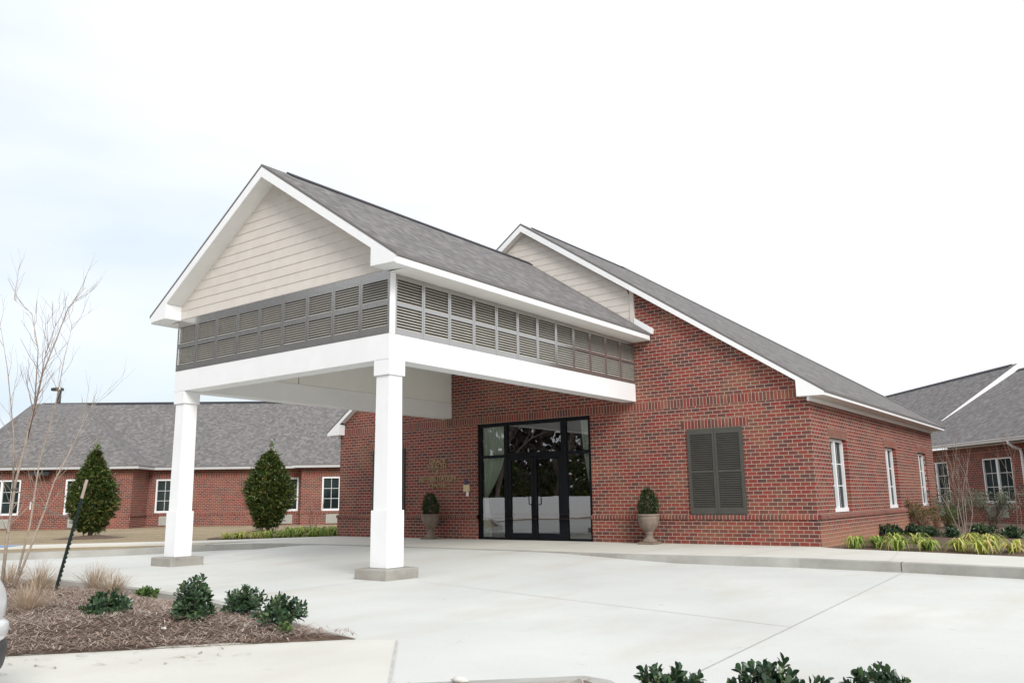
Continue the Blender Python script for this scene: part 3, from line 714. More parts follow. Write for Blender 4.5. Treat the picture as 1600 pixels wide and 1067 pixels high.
    # columns
    for sx in (1, -1):
        cx = (XR-.16) if sx > 0 else (XL+.175); cy = -CD+.17
        def bx(mb, h, z0, z1): mb.box(cx-h, cx+h, cy-h, cy+h, z0, z1)
        a = MB(); a.hexa([(cx-.148,cy-.148,.83),(cx+.148,cy-.148,.83),(cx+.148,cy+.148,.83),(cx-.148,cy+.148,.83),(cx-.138,cy-.138,2.82),(cx+.138,cy-.138,2.82),(cx+.138,cy+.138,2.82),(cx-.138,cy+.138,2.82)])
        col = bevel(T(a).build('column', M['white'], K_), .005)
        a = MB(); bx(a, .172, .015, .83); bevel(T(a).build('base_sleeve', M['white'], col), .006)
        a = MB(); bx(a, .168, 2.82, ZBB-.002); bevel(T(a).build('capital', M['white'], col), .006)
        a = MB(); a.box(cx-.33, cx+.33, cy-.33, cy+.33, -.25, .012); bevel(T(a).build('footing', M['footing'], col), .018, 3)
    return K_
canopy()

# ================================================================== WINGS
TH = R(39.4); DL = Vector((math.cos(TH), math.sin(TH), 0)); NL = Vector((math.sin(TH), -math.cos(TH), 0))
def wing_wall(mb, ms, P, u0, u1, ztop, wins):
    wall_grid(mb, u0, u1, .57, ztop, wins, P, .08)
    wall_grid(mb, u0, u1, -.3, .45, [], lambda u, v, w: P(u, v, w-.03), .05)
    strip(ms, u0, u1, .45, .57, P, .04); strip(ms, u0, u1, 2.10, 2.33, P, .005)
PV = lambda wo: (lambda u, v, w: (u, wo+w, v))
def left_wing():
    o = DL*-21.5 + NL*-21.5
    B = thing('brick_wing', 'long low red brick wing with hipped grey roof behind the left lawn', 'building', (o.x, o.y, 0), TH)
    ZT = 2.53; ZE = 2.65; P = .6; ov = .38
    w = MB(); s = MB()
    secs = [(0.0, -12.9, 0.0, [(-6.36,-4.74,.57,2.09), (-2.85,-1.25,.57,2.09), (-11.4,-9.8,.57,2.09)]),
            (1.8, 0.0, 7.1, [(.35,1.97,.57,2.09), (5.2,6.83,.57,2.09)]),
            (1.1, 7.1, 16, [(8.03,9.65,.57,2.09), (12,13.6,.57,2.09)])]
    for wo, a, b, wins in secs:
        wing_wall(w, s, PV(wo), a, b, ZT, wins)
        for q in wins: window(B, PV(wo), q[0]+.004, q[1]-.004, q[2]+.004, q[3]-.004, .06, fw=.07, cm=.11)
    def side(x, ya, yb):
        PX = lambda u, v, q: (x, u, v)
        w.poly([PX(ya,-.3,0),PX(yb,-.3,0),PX(yb,ZT,0),PX(ya,ZT,0)], [(ya,-.3),(yb,-.3),(yb,ZT),(ya,ZT)])
    side(0, 0, 1.8); side(7.1, 1.1, 1.8); side(-12.9, 0, 15); side(16, 1.1, 15)
    strip(s, 0, 1.8, .45, .57, lambda u, v, q: (-q, u, v), .04)
    w.build('wall', M['brick'], B); s.build('brick_course', M['soldier'], B)
    rw = 7.5; RZ_ = ZE+P*(rw-1.42); r = MB(); k = 4.4; zk = ZE+P*k
    A_ = (-8.5,rw,RZ_); B_ = (-6.78,2.69,ZE+P*(2.69+ov)); P3 = (-7.26,-ov+k,zk); E_ = (-13.2,-ov,ZE)
    roof_poly(r, [E_,(ov,-ov,ZE),(ov-k,-ov+k,zk),P3,B_])
    roof_poly(r, [(ov,-ov,ZE),(ov,1.42,ZE),(ov-k,1.42+k,zk),(ov-k,-ov+k,zk)])
    roof_poly(r, [(ov,1.42,ZE),(6.72,1.42,ZE),(6.72,rw,RZ_),(ov-k-1.68,rw,RZ_),(ov-k,1.42+k,zk)])
    roof_poly(r, [P3,(ov-k,-ov+k,zk),(ov-k-1.68,rw,RZ_),A_])
    roof_poly(r, [(ov-k,-ov+k,zk),(ov-k,1.42+k,zk),(ov-k-1.68,rw,RZ_)])
    roof_poly(r, [E_,B_,(-13.2,8.0,ZE)]); roof_poly(r, [B_,P3,(-13.2,8.0,ZE)]); roof_poly(r, [P3,A_,(-13.2,8.0,ZE)]); roof_poly(r, [A_,(-13.2,15.4,ZE),(-13.2,8.0,ZE)])
    roof_poly(r, [(-13.2,15.4,ZE),A_,(16.4,rw,RZ_),(16.4,15.4,ZE)])
    z2 = ZE+P*2.5
    roof_poly(r, [(6.72,.72,ZE),(16.4,.72,ZE),(16.4,3.22,z2),(9.22,3.22,z2)]); roof_poly(r, [(6.72,.72,ZE),(9.22,3.22,z2),(9.22,3.92,z2),(6.72,1.42,ZE)])
    roof_poly(r, [(6.72,1.42,ZE),(9.22,3.92,z2),(9.22,3.22,z2),(16.4,3.22,z2),(16.4,rw,RZ_),(6.72,rw,RZ_)])
    r.build('roof', M['shingle'], B)
    rc = MB(); rc.prism([(-.2,-.09),(0,.035),(.2,-.09)], lambda u, v, q: (q, rw+u, RZ_+v), -8.0, 16.3); rc.build('ridge_cap', M['ridge'], B)
    f = MB()
    def eave(a, b, y): f.box(a, b, y+.005, y+.04, ZE-.15, ZE-.045); f.box(a, b, y+.04, y+ov+.01, ZE-.13, ZE-.115)
    eave(-13.2, ov-.005, -ov); eave(ov, 6.72, 1.42); eave(6.72, 16.4, .72)
    f.box(ov-.04, ov-.006, -ov+.04, 1.42, ZE-.149, ZE-.046); f.box(0.0, ov-.04, -ov+.045, 1.8, ZE-.129, ZE-.114)
    f.build('fascia', M['wing_trim'], B)
    for a, wo in ((-6.1,0),(-2.6,0),(.6,1.8),(5.5,1.8),(8.25,1.1)):
        u = MB(); u.box(a, a+1.1, wo-.06, wo-.032, .02, .42)
        for i in range(9): z = .05+i*.04; u.box(a+.03, a+1.07, wo-.072, wo-.06, z, z+.022)
        u.build('air_conditioner_grille', M['ac'], B)
    fl = MB(); fl.box(-4.05,-3.55,-.25,-.006,2.33,2.45); fl.hexa([(-4.2,-.42,2.25),(-3.4,-.42,2.25),(-3.4,-.2,2.33),(-4.2,-.2,2.33),(-4.2,-.42,2.36),(-3.4,-.42,2.36),(-3.4,-.2,2.44),(-4.2,-.2,2.44)])
    fl.build('floodlight', M['lampblack'], B)
left_wing()

def right_wing():
    o = -NL*12 - DL*-11
    o = Vector((-math.sin(TH), math.cos(TH), 0))*12 + Vector((-math.cos(TH), -math.sin(TH), 0))*-11
    B = thing('brick_wing', 'red brick wing with white gutter and stepped grey roof at right edge', 'building', (o.x, o.y, 0), TH-R(90))
    ZT = 2.55; ZE = 2.72; P = .6; w = MB(); s = MB()
    A = lambda al: -(al-12)      # distance along the wall -> local x
    wins = [(A(12.31), A(10.70), .60, 2.12), (A(16.04), A(14.42), .60, 2.12), (A(7.4), A(5.8), .60, 2.12)]
    x0, x1 = A(30), A(2)
    wing_wall(w, s, PV(0), x0, x1, ZT, wins)
    for q in wins: window(B, PV(0), q[0]+.004, q[1]-.004, q[2]+.004, q[3]-.004, .06, fw=.06, cm=.11)
    w.poly([(x1,0,-.3),(x1,10,-.3),(x1,10,ZT),(x1,5,5.5),(x1,0,ZT)], [(0,-.3),(10,-.3),(10,ZT),(5,5.5),(0,ZT)])
    w.build('wall', M['brick'], B); s.build('brick_course', M['soldier'], B)
    r = MB(); xs = A(17.0); ov = .40; rw = 4.95; zr = ZE+P*(rw+ov)
    roof_poly(r, [(xs,-ov,ZE),(x1+.3,-ov,ZE),(x1+.3,rw,zr),(xs,rw,zr)]); roof_poly(r, [(xs,10.3,ZE),(x1+.3,10.3,ZE),(x1+.3,rw,zr),(xs,rw,zr)])
    wm = 1.5; zm = ZE+P*(wm+ov); zr2 = zr+.27
    roof_poly(r, [(x0,-ov,ZE+.001),(xs-.001,-ov,ZE+.001),(xs-.001,wm,zm+.001),(x0,wm,zm+.001)]); roof_poly(r, [(x0,wm,zm+.001),(xs-.001,wm,zm+.001),(xs-.001,rw,zr2),(x0,rw,zr2)])
    roof_poly(r, [(x0,10.3,ZE),(xs,10.3,ZE),(xs,rw,zr2),(x0,rw,zr2)])
    r.build('roof', M['shingle'], B)
    rc = MB(); rc.prism([(-.18,-.09),(0,.03),(.18,-.09)], lambda u, v, q: (q, rw+u, zr2+v), x0, xs-.35); rc.prism([(-.18,-.09),(0,.03),(.18,-.09)], lambda u, v, q: (q, rw+u, zr+v), xs+.05, x1)
    rc.build('ridge_cap', M['ridge'], B)
    f = MB()
    f.prism([(wm-.05,zm-.01),(rw,zr2-.02),(rw+2.2,zr2-1.3),(rw+2.2,zr2-1.5),(rw,zr-.02),(wm,zm-.05)], lambda u, v, q: (q, u, v), xs+.002, xs+.03)
    f.box(x0, x1+.3, -ov+.11, -.0, ZE-.2, ZE-.185)
    f.build('fascia', M['white'], B)
    g = MB(); g.prism([(-ov-.10,ZE-.03),(-ov-.10,ZE-.055),(-ov-.07,ZE-.10),(-ov-.055,ZE-.15),(-ov+.02,ZE-.15),(-ov+.02,ZE-.05)], lambda u, v, q: (q, u, v), x0, x1+.3)
    xd = A(10.08)
    g.build('gutter', M['white_vinyl'], B)
    d = MB(); d.tube([(xd,-ov-.04,ZE-.15),(xd,-ov-.04,ZE-.22),(xd+.02,-ov+.08,ZE-.33),(xd+.03,-.09,ZE-.42),(xd+.03,-.06,ZE-.55),(xd+.03,-.06,-.05)], .045, 8); d.build('downspout', M['white_vinyl'], B)
    for a in (A(12.25), A(15.95)):
        u = MB(); u.box(a, a+1.15, -.06, -.032, .13, .53)
        for i in range(9): z = .16+i*.04; u.box(a+.03, a+1.12, -.072, -.06, z, z+.022)
        u.build('air_conditioner_grille', M['ac'], B)
right_wing()

# ================================================================== THINGS ON AND BY THE WALL
def wall_sign():
    t = thing('wall_sign', 'bronze letters on brick reading GRACE HEALTH & REHABILITATION CENTER left of the doors', 'sign', (-9.69, -.004, 1.64))
    for txt, zt, h, wd in (('GRACE', 2.02, .118, .58), ('HEALTH', 1.885, .118, .60), ('&', 1.735, .105, .10), ('REHABILITATION', 1.575, .118, 1.25), ('CENTER', 1.395, .118, .60)):
        cu = bpy.data.curves.new('text', 'FONT'); cu.body = txt; cu.size = 1; cu.extrude = .02; cu.offset = .006; cu.align_x = 'CENTER'
        to = bpy.data.objects.new('text', cu); C.objects.link(to)
        dg = bpy.context.evaluated_depsgraph_get(); dg.update()
        me = bpy.data.meshes.new_from_object(to.evaluated_get(dg)); bpy.data.objects.remove(to); bpy.data.curves.remove(cu)
        xs = [v.co.x for v in me.vertices]; ys = [v.co.y for v in me.vertices]
        sx = wd/(max(xs)-min(xs)); sy = h/(max(ys)-min(ys)); cx = (max(xs)+min(xs))/2
        for v in me.vertices: v.co = ((v.co.x-cx)*sx, -.016-v.co.z*.7, zt-h-1.64+(v.co.y-min(ys))*sy)
        me.name = 'letters'; me.materials.clear(); me.materials.append(M['gold'])
        o = bpy.data.objects.new('letters', me); C.objects.link(o); o.parent = t
wall_sign()
def intercom():
    t = thing('door_intercom', 'cream intercom box with navy plate above on brick beside the doors', 'intercom', (-8.70, 0, 1.25))
    a = MB(); a.box(-.10,.10,-.035,-.001,-.085,.09); bevel(a.build('speaker_box', M['cream'], t), .006)
    a = MB(); a.box(-.075,.005,-.018,-.001,.095,.205); a.build('plate', M['navy'], t)
    a = MB(); a.box(-.005,.06,-.03,-.001,-.20,-.09); bevel(a.build('push_button', M['tag'], t), .006)
intercom()
def leaf_cloud(mb, n, rad, h, ln, w, prof, seed, z0=0, inner=.55):
    rnd = random.Random(seed)
    for i in range(n):
        z = rnd.random(); r = prof(z)*rad
        if rnd.random() > (.25+.75*prof(z)): continue
        a = rnd.uniform(0, 2*math.pi); lump = 1+.10*math.sin(3*a+5*z+seed)+.08*math.sin(7*a-9*z)
        q = r*lump*(inner+(1-inner)*math.sqrt(rnd.random()))
        p = Vector((q*math.cos(a), q*math.sin(a), z0+z*h))
        d = Vector((math.cos(a)+rnd.gauss(0,.5), math.sin(a)+rnd.gauss(0,.5), .55+rnd.gauss(0,.55)))
        mb.leaf(p, d, Vector((rnd.gauss(0,.4), rnd.gauss(0,.4), 1)), ln*rnd.uniform(.7,1.25), w*rnd.uniform(.8,1.2))
def urn(x, y, label, plabel):
    t = thing('planter_urn', label, 'planter', (x, y, 0), 0, 'stone urns flanking the doors')
    b = MB(); b.box(-.185,.185,-.185,.185,-.004,.045); bevel(b.build('plinth', M['urn'], t), .008)
    prof = [(.165,.045),(.17,.06),(.135,.085),(.10,.11),(.078,.15),(.070,.19),(.088,.215),(.092,.225),(.078,.235),(.10,.26),(.145,.31),(.185,.37),(.210,.44),(.222,.51),(.226,.555),(.215,.565),(.238,.58),(.246,.60),(.238,.618),(.20,.618),(.19,.56),(.02,.55)]
    b = MB(); b.lathe(prof, 48, lambda k, a: 1+(.035*math.cos(a*20) if 9 <= k <= 14 else 0)); b.build('bowl', M['urn'], t, smooth=True)
    s = thing('topiary_shrub', plabel, 'shrub', (x, y, .56), 0, 'cone topiaries in the urns')
    m = MB(); leaf_cloud(m, 2600, .225, .54, .042, .028, lambda z: max(.05, (math.sqrt(max(0, 1-((z-.30)/.72)**2)) if z > .30 else .80+.2*z/.3)*(1-.18*z)), int(x*10), .03, .3)
    m.build('foliage', M['leaf_topiary'], s)
    m = MB(); m.tube([(0,0,-.02),(0,0,.5)], [.02,.006], 6); m.build('stem', M['bark_grey'], s)
urn(-9.62, -.36, 'weathered stone urn below the wall lettering left of the doors', 'clipped cone topiary in the urn below the wall lettering')
urn(-3.40, -.38, 'fluted stone urn between the doors and the shutter', 'clipped cone topiary in the urn right of the doors')

# ================================================================== PLANTED GROUND
def inside(p, poly):
    c = False; n = len(poly)
    for i in range(n):
        (x1, y1), (x2, y2) = poly[i][:2], poly[(i+1) % n][:2]
        if (y1 > p[1]) != (y2 > p[1]) and p[0] < (x2-x1)*(p[1]-y1)/(y2-y1)+x1: c = not c
    return c
def edge_dist(p, poly):
    d = 1e9; n = len(poly); P = Vector(p)
    for i in range(n):
        a, b = Vector(poly[i]), Vector(poly[(i+1) % n]); t = max(0, min(1, (P-a).dot(b-a)/max(1e-9, (b-a).length_squared))); d = min(d, (P-a-(b-a)*t).length)
    return d
def bed(poly, zedge, zmid, fall, step, name='mulch_bed', mat='mulch', seed=1):
    # grid surface cut to the outline, rising from the edge
    m = MB(); n = len(poly); xs = [p[0] for p in poly]; ys = [p[1] for p in poly]
    H = lambda x, y: zedge+(zmid-zedge)*sm(0, fall, edge_dist((x, y), poly))+.018*math.sin(3.1*x+1.7*y+seed)*math.sin(2.3*y-x)
    cx, cy = sum(xs)/n, sum(ys)/n; rings = [1, .985, .96, .92, .86, .78, .68, .55, .4, .22]
    dense = []
    for i in range(n):
        a, b = poly[i], poly[(i+1) % n]; k = max(1, int(math.dist(a, b)/step))
        dense += [(a[0]+(b[0]-a[0])*j/k, a[1]+(b[1]-a[1])*j/k) for j in range(k)]
    V = [[(cx+(x-cx)*s, cy+(y-cy)*s) for x, y in dense] for s in rings]
    V = [[(x, y, H(x, y) if s < 1 else zedge) for x, y in row] for row, s in zip(V, rings)]
    N = len(dense)
    for r in range(len(V)-1):
        for i in range(N): m.poly([V[r][i], V[r][(i+1) % N], V[r+1][(i+1) % N], V[r+1][i]])
    m.poly(V[-1]); struct(m.build(name, M[mat], smooth=True)); return H
ISL = [(-.27,-11.47),(-.92,-12.19),(-2.2,-13.72),(-6,-18.1),(-8,-17.6),(-9.3,-15.4),(-9.6,-13.2),(-8.6,-11.3),(-6.9,-10.72),(-5.8,-10.72),(-4.5,-10.80),(-3.2,-10.92),(-2.0,-11.13),(-1.2,-11.36)]
HI = bed(ISL, -.131, -.02, .9, .25)
def island_kerb():
    k = MB(); pts = [(-8.6,-11.2),(-6.9,-10.64),(-5.8,-10.64),(-4.5,-10.72),(-3.2,-10.84),(-2.0,-11.05),(-1.2,-11.28),(-.30,-11.45)]
    o = offset_poly(pts, .0); i = offset_poly(pts, .12); hs = [-.03,-.03,-.03,-.035,-.05,-.08,-.11,-.132]
    for j in range(len(pts)-1): k.hexa([(*i[j],-.3),(*i[j+1],-.3),(*o[j+1],-.3),(*o[j],-.3),(*i[j],hs[j]),(*i[j+1],hs[j+1]),(*o[j+1],hs[j+1]),(*o[j],hs[j])])
    struct(k.build('kerb', M['kerb']))
island_kerb()
def pine_straw(poly, H, n, bounds, seed, ln=(.10,.19), w=.0048):
    rnd = random.Random(seed); m = MB(); c = 0
    while c < n:
        x, y = rnd.uniform(*bounds[0]), rnd.uniform(*bounds[1])
        if not inside((x, y), poly): continue
        c += 1; a = rnd.uniform(0, 2*math.pi); l = rnd.uniform(*ln); b = rnd.gauss(0, .5); z = H(x, y)+rnd.uniform(.003,.045); pts = []
        for k in range(4):
            t = k/3; aa = a+b*t; pts.append(Vector((x+math.cos(aa)*l*t, y+math.sin(aa)*l*t, z+.014*math.sin(t*3.1)+rnd.gauss(0,.004))))
        m.blade(pts, w*rnd.uniform(.7,1.3))
    return stuff(m.build('pine_straw', M['straw']))
pine_straw(ISL, HI, 26000, ((-7.2,-.2),(-14.0,-10.7)), 3, (.09,.18), .0058)
BEDR = [(.05,-.02),(.30,-.28),(.62,-.43),(1.7,-.74),(3.43,-1.31),(6,-2.2),(9,-3.6),(9,6),(4.2,10.2),(2.2,13.6),(-.6,17.2),(.05,11.5)]
HR = bed(BEDR, -.03, .03, .8, .5, seed=4)
BEDL = [(-16.35,-2.35),(-14.3,-.55),(-13.55,.15),(-13.55,2.2),(-15.2,1.2),(-17,-.6),(-17.2,-1.7)]
HL = bed(BEDL, -.03, .01, .5, .4, seed=6)
for x, y in ((-21.48,-3.1),(-19.05,1.75)):
    bed([(x+1.15*math.cos(a*.5), y+1.0*math.sin(a*.5)) for a in range(12)], -.042, .03, .8, .5, seed=x)
FGK = [(.6,-14.1),(1.2,-13.42),(1.66,-12.88),(2.14,-12.42),(2.36,-12.20),(2.54,-12.22),(2.78,-12.40),(3.2,-12.29),(3.7,-11.98),(4.4,-11.55),(5.4,-11.6)]
def fg_kerb():
    k = MB(); o = FGK; i = offset_poly(FGK, .13)
    for j in range(len(o)-1): k.hexa([(*i[j],-.3),(*i[j+1],-.3),(*o[j+1],-.3),(*o[j],-.3),(*i[j],.0),(*i[j+1],.0),(*o[j+1],-.006),(*o[j],-.006)])
    struct(k.build('kerb', M['kerb']))
    return bed(i + [(5.6,-14),(3.6,-15.6),(1.6,-15.2)], -.05, -.01, .5, .4, seed=9), i
HF, FGI = fg_kerb()
pine_straw(FGI + [(5.6,-14),(3.6,-15.6),(1.6,-15.2)], HF, 900, ((1.2,3.6),(-13.6,-12.2)), 5)
pine_straw(ISL, HI, 9000, ((-9.6,-1.2),(-18.1,-10.7)), 8, (.12,.24), .009)
def litter():
    rnd = random.Random(11); m = MB()
    for i in range(46):
        t = rnd.random(); x = -.6-1.5*t+rnd.uniform(-.1,.35); y = -12.1-1.6*t-rnd.uniform(.05,.65); a = rnd.uniform(0, 6.28); l = rnd.uniform(.03,.13)
        m.blade([Vector((x,y,-.128)), Vector((x+.5*l*math.cos(a),y+.5*l*math.sin(a),-.122)), Vector((x+l*math.cos(a+.3),y+l*math.sin(a+.3),-.127))], rnd.choice((.005,.006,.014)))
    stuff(m.build('fallen_needles', M['straw']))
litter()
def stone(x, y, z, s, label):
    rnd = random.Random(int(x*100)); m = MB(); m.lathe([(.02,0),(.6,.05),(1,.3),(.9,.6),(.5,.85),(.02,.92)], 9, lambda k, a: 1+.25*math.sin(2*a+k)+.1*rnd.random())
    m.v = [(a*s, b*s*.8, c*s*.7) for a, b, c in m.v]; o = m.build('stone', M['rock'], None, True, (x, y, z)); tag(o, label, 'stone')
stone(1.90, -12.72, -.004, .05, 'small white stone lying on the near kerb')
stone(-1.62, -12.35, -.05, .03, 'small pale stone lying in the pine straw')

# ------------------------------------------------------------------ shrubs
def rosette_bush(x, y, z, w, h, n, seed, label, ln=.062, mat='leaf_dark', group='dark glossy shrubs', lean=0, upright=.5, shoots=.06):
    t = thing('leafy_shrub', label, 'shrub', (x, y, z), 0, group)
    rnd = random.Random(seed); f = MB(); s = MB()
    for i in range(int(n*1.7)):
        a = rnd.uniform(0, 2*math.pi); el = math.asin(rnd.uniform(-.08, 1)); q = rnd.uniform(.30, 1)**.5; l = 1+.22*math.sin(2*a+seed)+.15*math.sin(5*a-seed)+rnd.uniform(-.10,.12)
        tip = Vector((math.cos(a)*math.cos(el)*w*.46*q*l + lean*math.sin(el), math.sin(a)*math.cos(el)*w*.46*q*l, max(.02, .05+h*(.10+.78*math.sin(el))*q*(.85+.15*l))))
        if rnd.random() < shoots: tip.z += h*rnd.uniform(.12,.30)
        d = (Vector((tip.x, tip.y, tip.z*upright+.03))).normalized()
        if i % 2 == 0: s.tube([(0,0,-.03), tip*.5+Vector((0,0,.02)), tip], [.007,.005,.003], 4)
        x_ = d.orthogonal().normalized(); y_ = d.cross(x_); m = rnd.randint(8, 11); ph = rnd.uniform(0, 6)
        for k in range(m):
            b = ph+k*2.4; op = .30+.95*(m-k)/m
            dd = (d*math.cos(op)+(x_*math.cos(b)+y_*math.sin(b))*math.sin(op)+Vector((0,0,.10)))
            f.leaf_round(tip-d*.055*(m-k)/m, dd, d+Vector((rnd.gauss(0,.2),rnd.gauss(0,.2),0)), ln*rnd.uniform(.7,1.15), ln*.46*rnd.uniform(.85,1.15), .16)
    f.build('foliage', M[mat], t); s.build('stem', M['bark_grey'], t)
    return t
GI = 'dark glossy shrubs in the left island'
rosette_bush(-2.62, -12.33, -.06, .50, .20, 62, 21, 'low wide dark shrub at left of the pine straw island', group=GI)
rosette_bush(-1.86, -11.93, -.07, .41, .37, 80, 22, 'tallest dark glossy shrub in the pine straw island', group=GI, upright=.8)
rosette_bush(-2.02, -11.30, -.07, .41, .22, 44, 23, 'blue-green shrub behind and right of the tallest island shrub', group=GI, upright=.8)
rosette_bush(-1.10, -11.55, -.08, .40, .22, 42, 24, 'small dark shrub nearest the pointed tip of the island', group=GI, lean=-.05)
rosette_bush(-3.85, -11.22, -.05, .20, .08, 20, 25, 'tiny bright green plant by the island kerb', ln=.05, mat='leaf_fresh', group='small green island plants', upright=1.2)
rosette_bush(-.78, -11.78, -.10, .10, .02, 8, 26, 'tiny green weed near the pointed tip of the island', ln=.04, mat='leaf_fresh', group='small green island plants')
GF = 'dark glossy shrubs along the bottom edge'
rosette_bush(3.07, -12.61, -.06, .33, .21, 50, 31, 'left of three glossy shrubs cut by the bottom edge', group=GF, ln=.058)
rosette_bush(3.47, -12.34, -.06, .42, .21, 60, 32, 'middle glossy shrub at bottom edge with one tall shoot', group=GF, ln=.058, upright=.8, shoots=.10)
rosette_bush(3.90, -12.03, -.06, .29, .19, 44, 33, 'rightmost of three glossy shrubs cut by the bottom edge', group=GF, ln=.058)
GD = 'small dark shrubs in the right bed'
for i, (x, y, w, lab) in enumerate([(.26,4.41,.75,'low dark shrub nearest the brick side wall'), (.70,4.5,.62,'dark shrub right of the one nearest the side wall'), (1.15,3.77,.80,'wide low dark shrub left of the bare multi-stem shrub'),
        (1.62,3.75,.45,'little dark shrub at the foot of the bare multi-stem shrub'), (1.98,5.33,.80,'dark shrub behind the bare multi-stem shrub'), (2.7,3.76,.62,'round dark shrub at right edge behind yellow daylilies')]):
    rosette_bush(x, y, 0, w*.72, .24, 44, 40+i, lab, ln=.075, group=GD)
def wall_bush(x, y, w, h, n, seed, mat, label, ln=.06):
    t = thing('wall_shrub', label, 'shrub', (x, y, 0), 0, 'loose shrubs along the right building walls')
    rnd = random.Random(seed); s = MB(); f = MB()
    for i in range(26):
        a = rnd.uniform(0, 6.28); r = w*.5*rnd.uniform(.3, 1); z = h*rnd.uniform(.5, 1); tip = Vector((r*math.cos(a), r*math.sin(a), z)); mid = tip*.5+Vector((0,0,.12*h))
        s.tube([(0,0,-.02), mid, tip], [.010,.006,.003], 4, False)
        for k in range(n//26):
            q = rnd.random()**.6; p = mid.lerp(tip, q) if rnd.random() < .75 else mid*q; p = p+Vector((rnd.gauss(0,.07),rnd.gauss(0,.07),rnd.gauss(0,.06)))
            f.leaf(p, Vector((rnd.gauss(0,1),rnd.gauss(0,1),rnd.gauss(.3,.6))), Vector((rnd.gauss(0,.5),rnd.gauss(0,.5),1)), ln*rnd.uniform(.6,1.3), ln*.45)
    f.build('foliage', M[mat], t); s.build('stem', M['twig_red'], t)
wall_bush(.30, 7.8, 1.2, .8, 1300, 51, 'leaf_olive', 'olive and rust coloured shrub against the brick side wall')
wall_bush(.62, 9.4, 1.0, .62, 900, 52, 'leaf_fresh', 'bright green shrub beside the rust coloured one')
wall_bush(.75, 10.6, 1.7, 1.05, 2200, 53, 'leaf_grey', 'grey-green shrub filling the corner between the two buildings')
wall_bush(1.55, 10.6, 2.2, 1.10, 3200, 54, 'leaf_grey', 'big grey-green shrub under the right wing window')
def lily(x, y, z, r, h, n, seed, label, mat, group):
    t = MB(); rnd = random.Random(seed)
    for i in range(n):
        a = rnd.uniform(0, 6.28); l = r*rnd.uniform(.75, 1.25); hh = h*rnd.uniform(.45, .95); o = Vector((rnd.gauss(0,.03), rnd.gauss(0,.03), -.01)); d = Vector((math.cos(a), math.sin(a), 0)); dr = rnd.uniform(.4, 1.0); tw = rnd.gauss(0,.3)
        sd = Vector((-d.y, d.x, 0))*tw
        t.blade([o, o+d*l*.18+Vector((0,0,hh*.6)), o+(d+sd*.3)*l*.45+Vector((0,0,hh)), o+(d+sd*.7)*l*.78+Vector((0,0,hh*(1-dr*.35))), o+(d+sd)*l+Vector((0,0,hh*max(.02,1-dr*1.1)))], .030*rnd.uniform(.7,1.2))
    o = t.build('daylily_clump', M[mat], None, False, (x, y, z)); tag(o, label, 'plant', group)
ordn = ['first','second','third','fourth','fifth','sixth','seventh','eighth','ninth','tenth','eleventh','twelfth','thirteenth','fourteenth']
front = [(.66,-.14),(1.02,.02),(1.45,-.36),(1.92,-.34),(2.42,-.45),(2.80,-.68),(3.22,-.62)]
for i, (x, y) in enumerate(front):
    lily(x, y, 0, (.20,.27,.29,.25,.27,.24,.28)[i], .25, 60, 60+i, f'yellow-green daylily clump, {ordn[i]} from the brick corner along the front of the right bed', 'lily_green' if i in (0,1,2,3) else 'lily', 'daylilies at the front of the right bed')
for i, (x, y) in enumerate([(1.02,1.30),(1.42,1.35),(2.26,1.75),(2.62,1.45),(2.75,.55)]):
    lily(x, y, 0, .25, .25, 52, 80+i, f'yellowing daylily clump, {ordn[i]} from the left in the back row of the right bed', 'lily_green' if i < 2 else 'lily', 'daylilies in the back row of the right bed')
for i in range(13):
    t = i/12; x = -16.0+2.28*t; y = -1.93+1.98*t+.1*math.sin(i*2.3)
    lily(x, y, -.02, .30, .20+.10*t, 60, 100+i, f'green border clump, {ordn[i]} from the left in the row leading to the brick corner', 'lily_green' if i > 4 else 'lily', 'front row of border clumps left of the building')
for i in range(7):
    t = i/6; x = -15.2+1.4*t; y = -.35+1.25*t
    lily(x, y, 0, .33, .30, 60, 120+i, f'green border clump, {ordn[i]} from the left in the back row near the brick corner', 'lily_green', 'back row of border clumps left of the building')
def tan_grass(x, y, z, h, r, n, seed, label):
    m = MB(); rnd = random.Random(seed)
    for i in range(n):
        a = rnd.uniform(0, 6.28); d = Vector((math.cos(a), math.sin(a), 0)); l = r*rnd.random()**.7*1.1; hh = h*rnd.uniform(.45, 1.05)*(1-.35*l/r); o = d*rnd.uniform(0,.05)*(1+l)
        c = rnd.gauss(0,.10)
        m.blade([o, o+d*l*.3+Vector((0,0,hh*.5)), o+d*l*.65+Vector((c*.3,0,hh*.85)), o+d*l+Vector((c,c*.5,hh*rnd.uniform(.75,1.05)))], .0042*rnd.uniform(.7,1.3))
    o = m.build('ornamental_grass', M['tan_grass'], None, False, (x, y, z)); tag(o, label, 'grass clump', 'dormant ornamental grasses in the island')
tan_grass(-3.62, -12.55, -.07, .42, .40, 420, 131, 'tan dormant grass clump at far left nearest the car')
tan_grass(-5.5, -11.62, -.06, .50, .42, 380, 132, 'tan dormant grass clump left of the leaning metal post')
tan_grass(-5.35, -11.05, -.06, .42, .36, 320, 133, 'wispy tan grass clump just right of the leaning metal post')
tan_grass(-4.45, -11.3, -.06, .38, .34, 320, 134, 'wispy tan grass clump behind the low wide dark shrub')
tan_grass(-6.6, -11.5, -.06, .45, .38, 260, 135, 'tan grass clump at left edge behind the young tree')

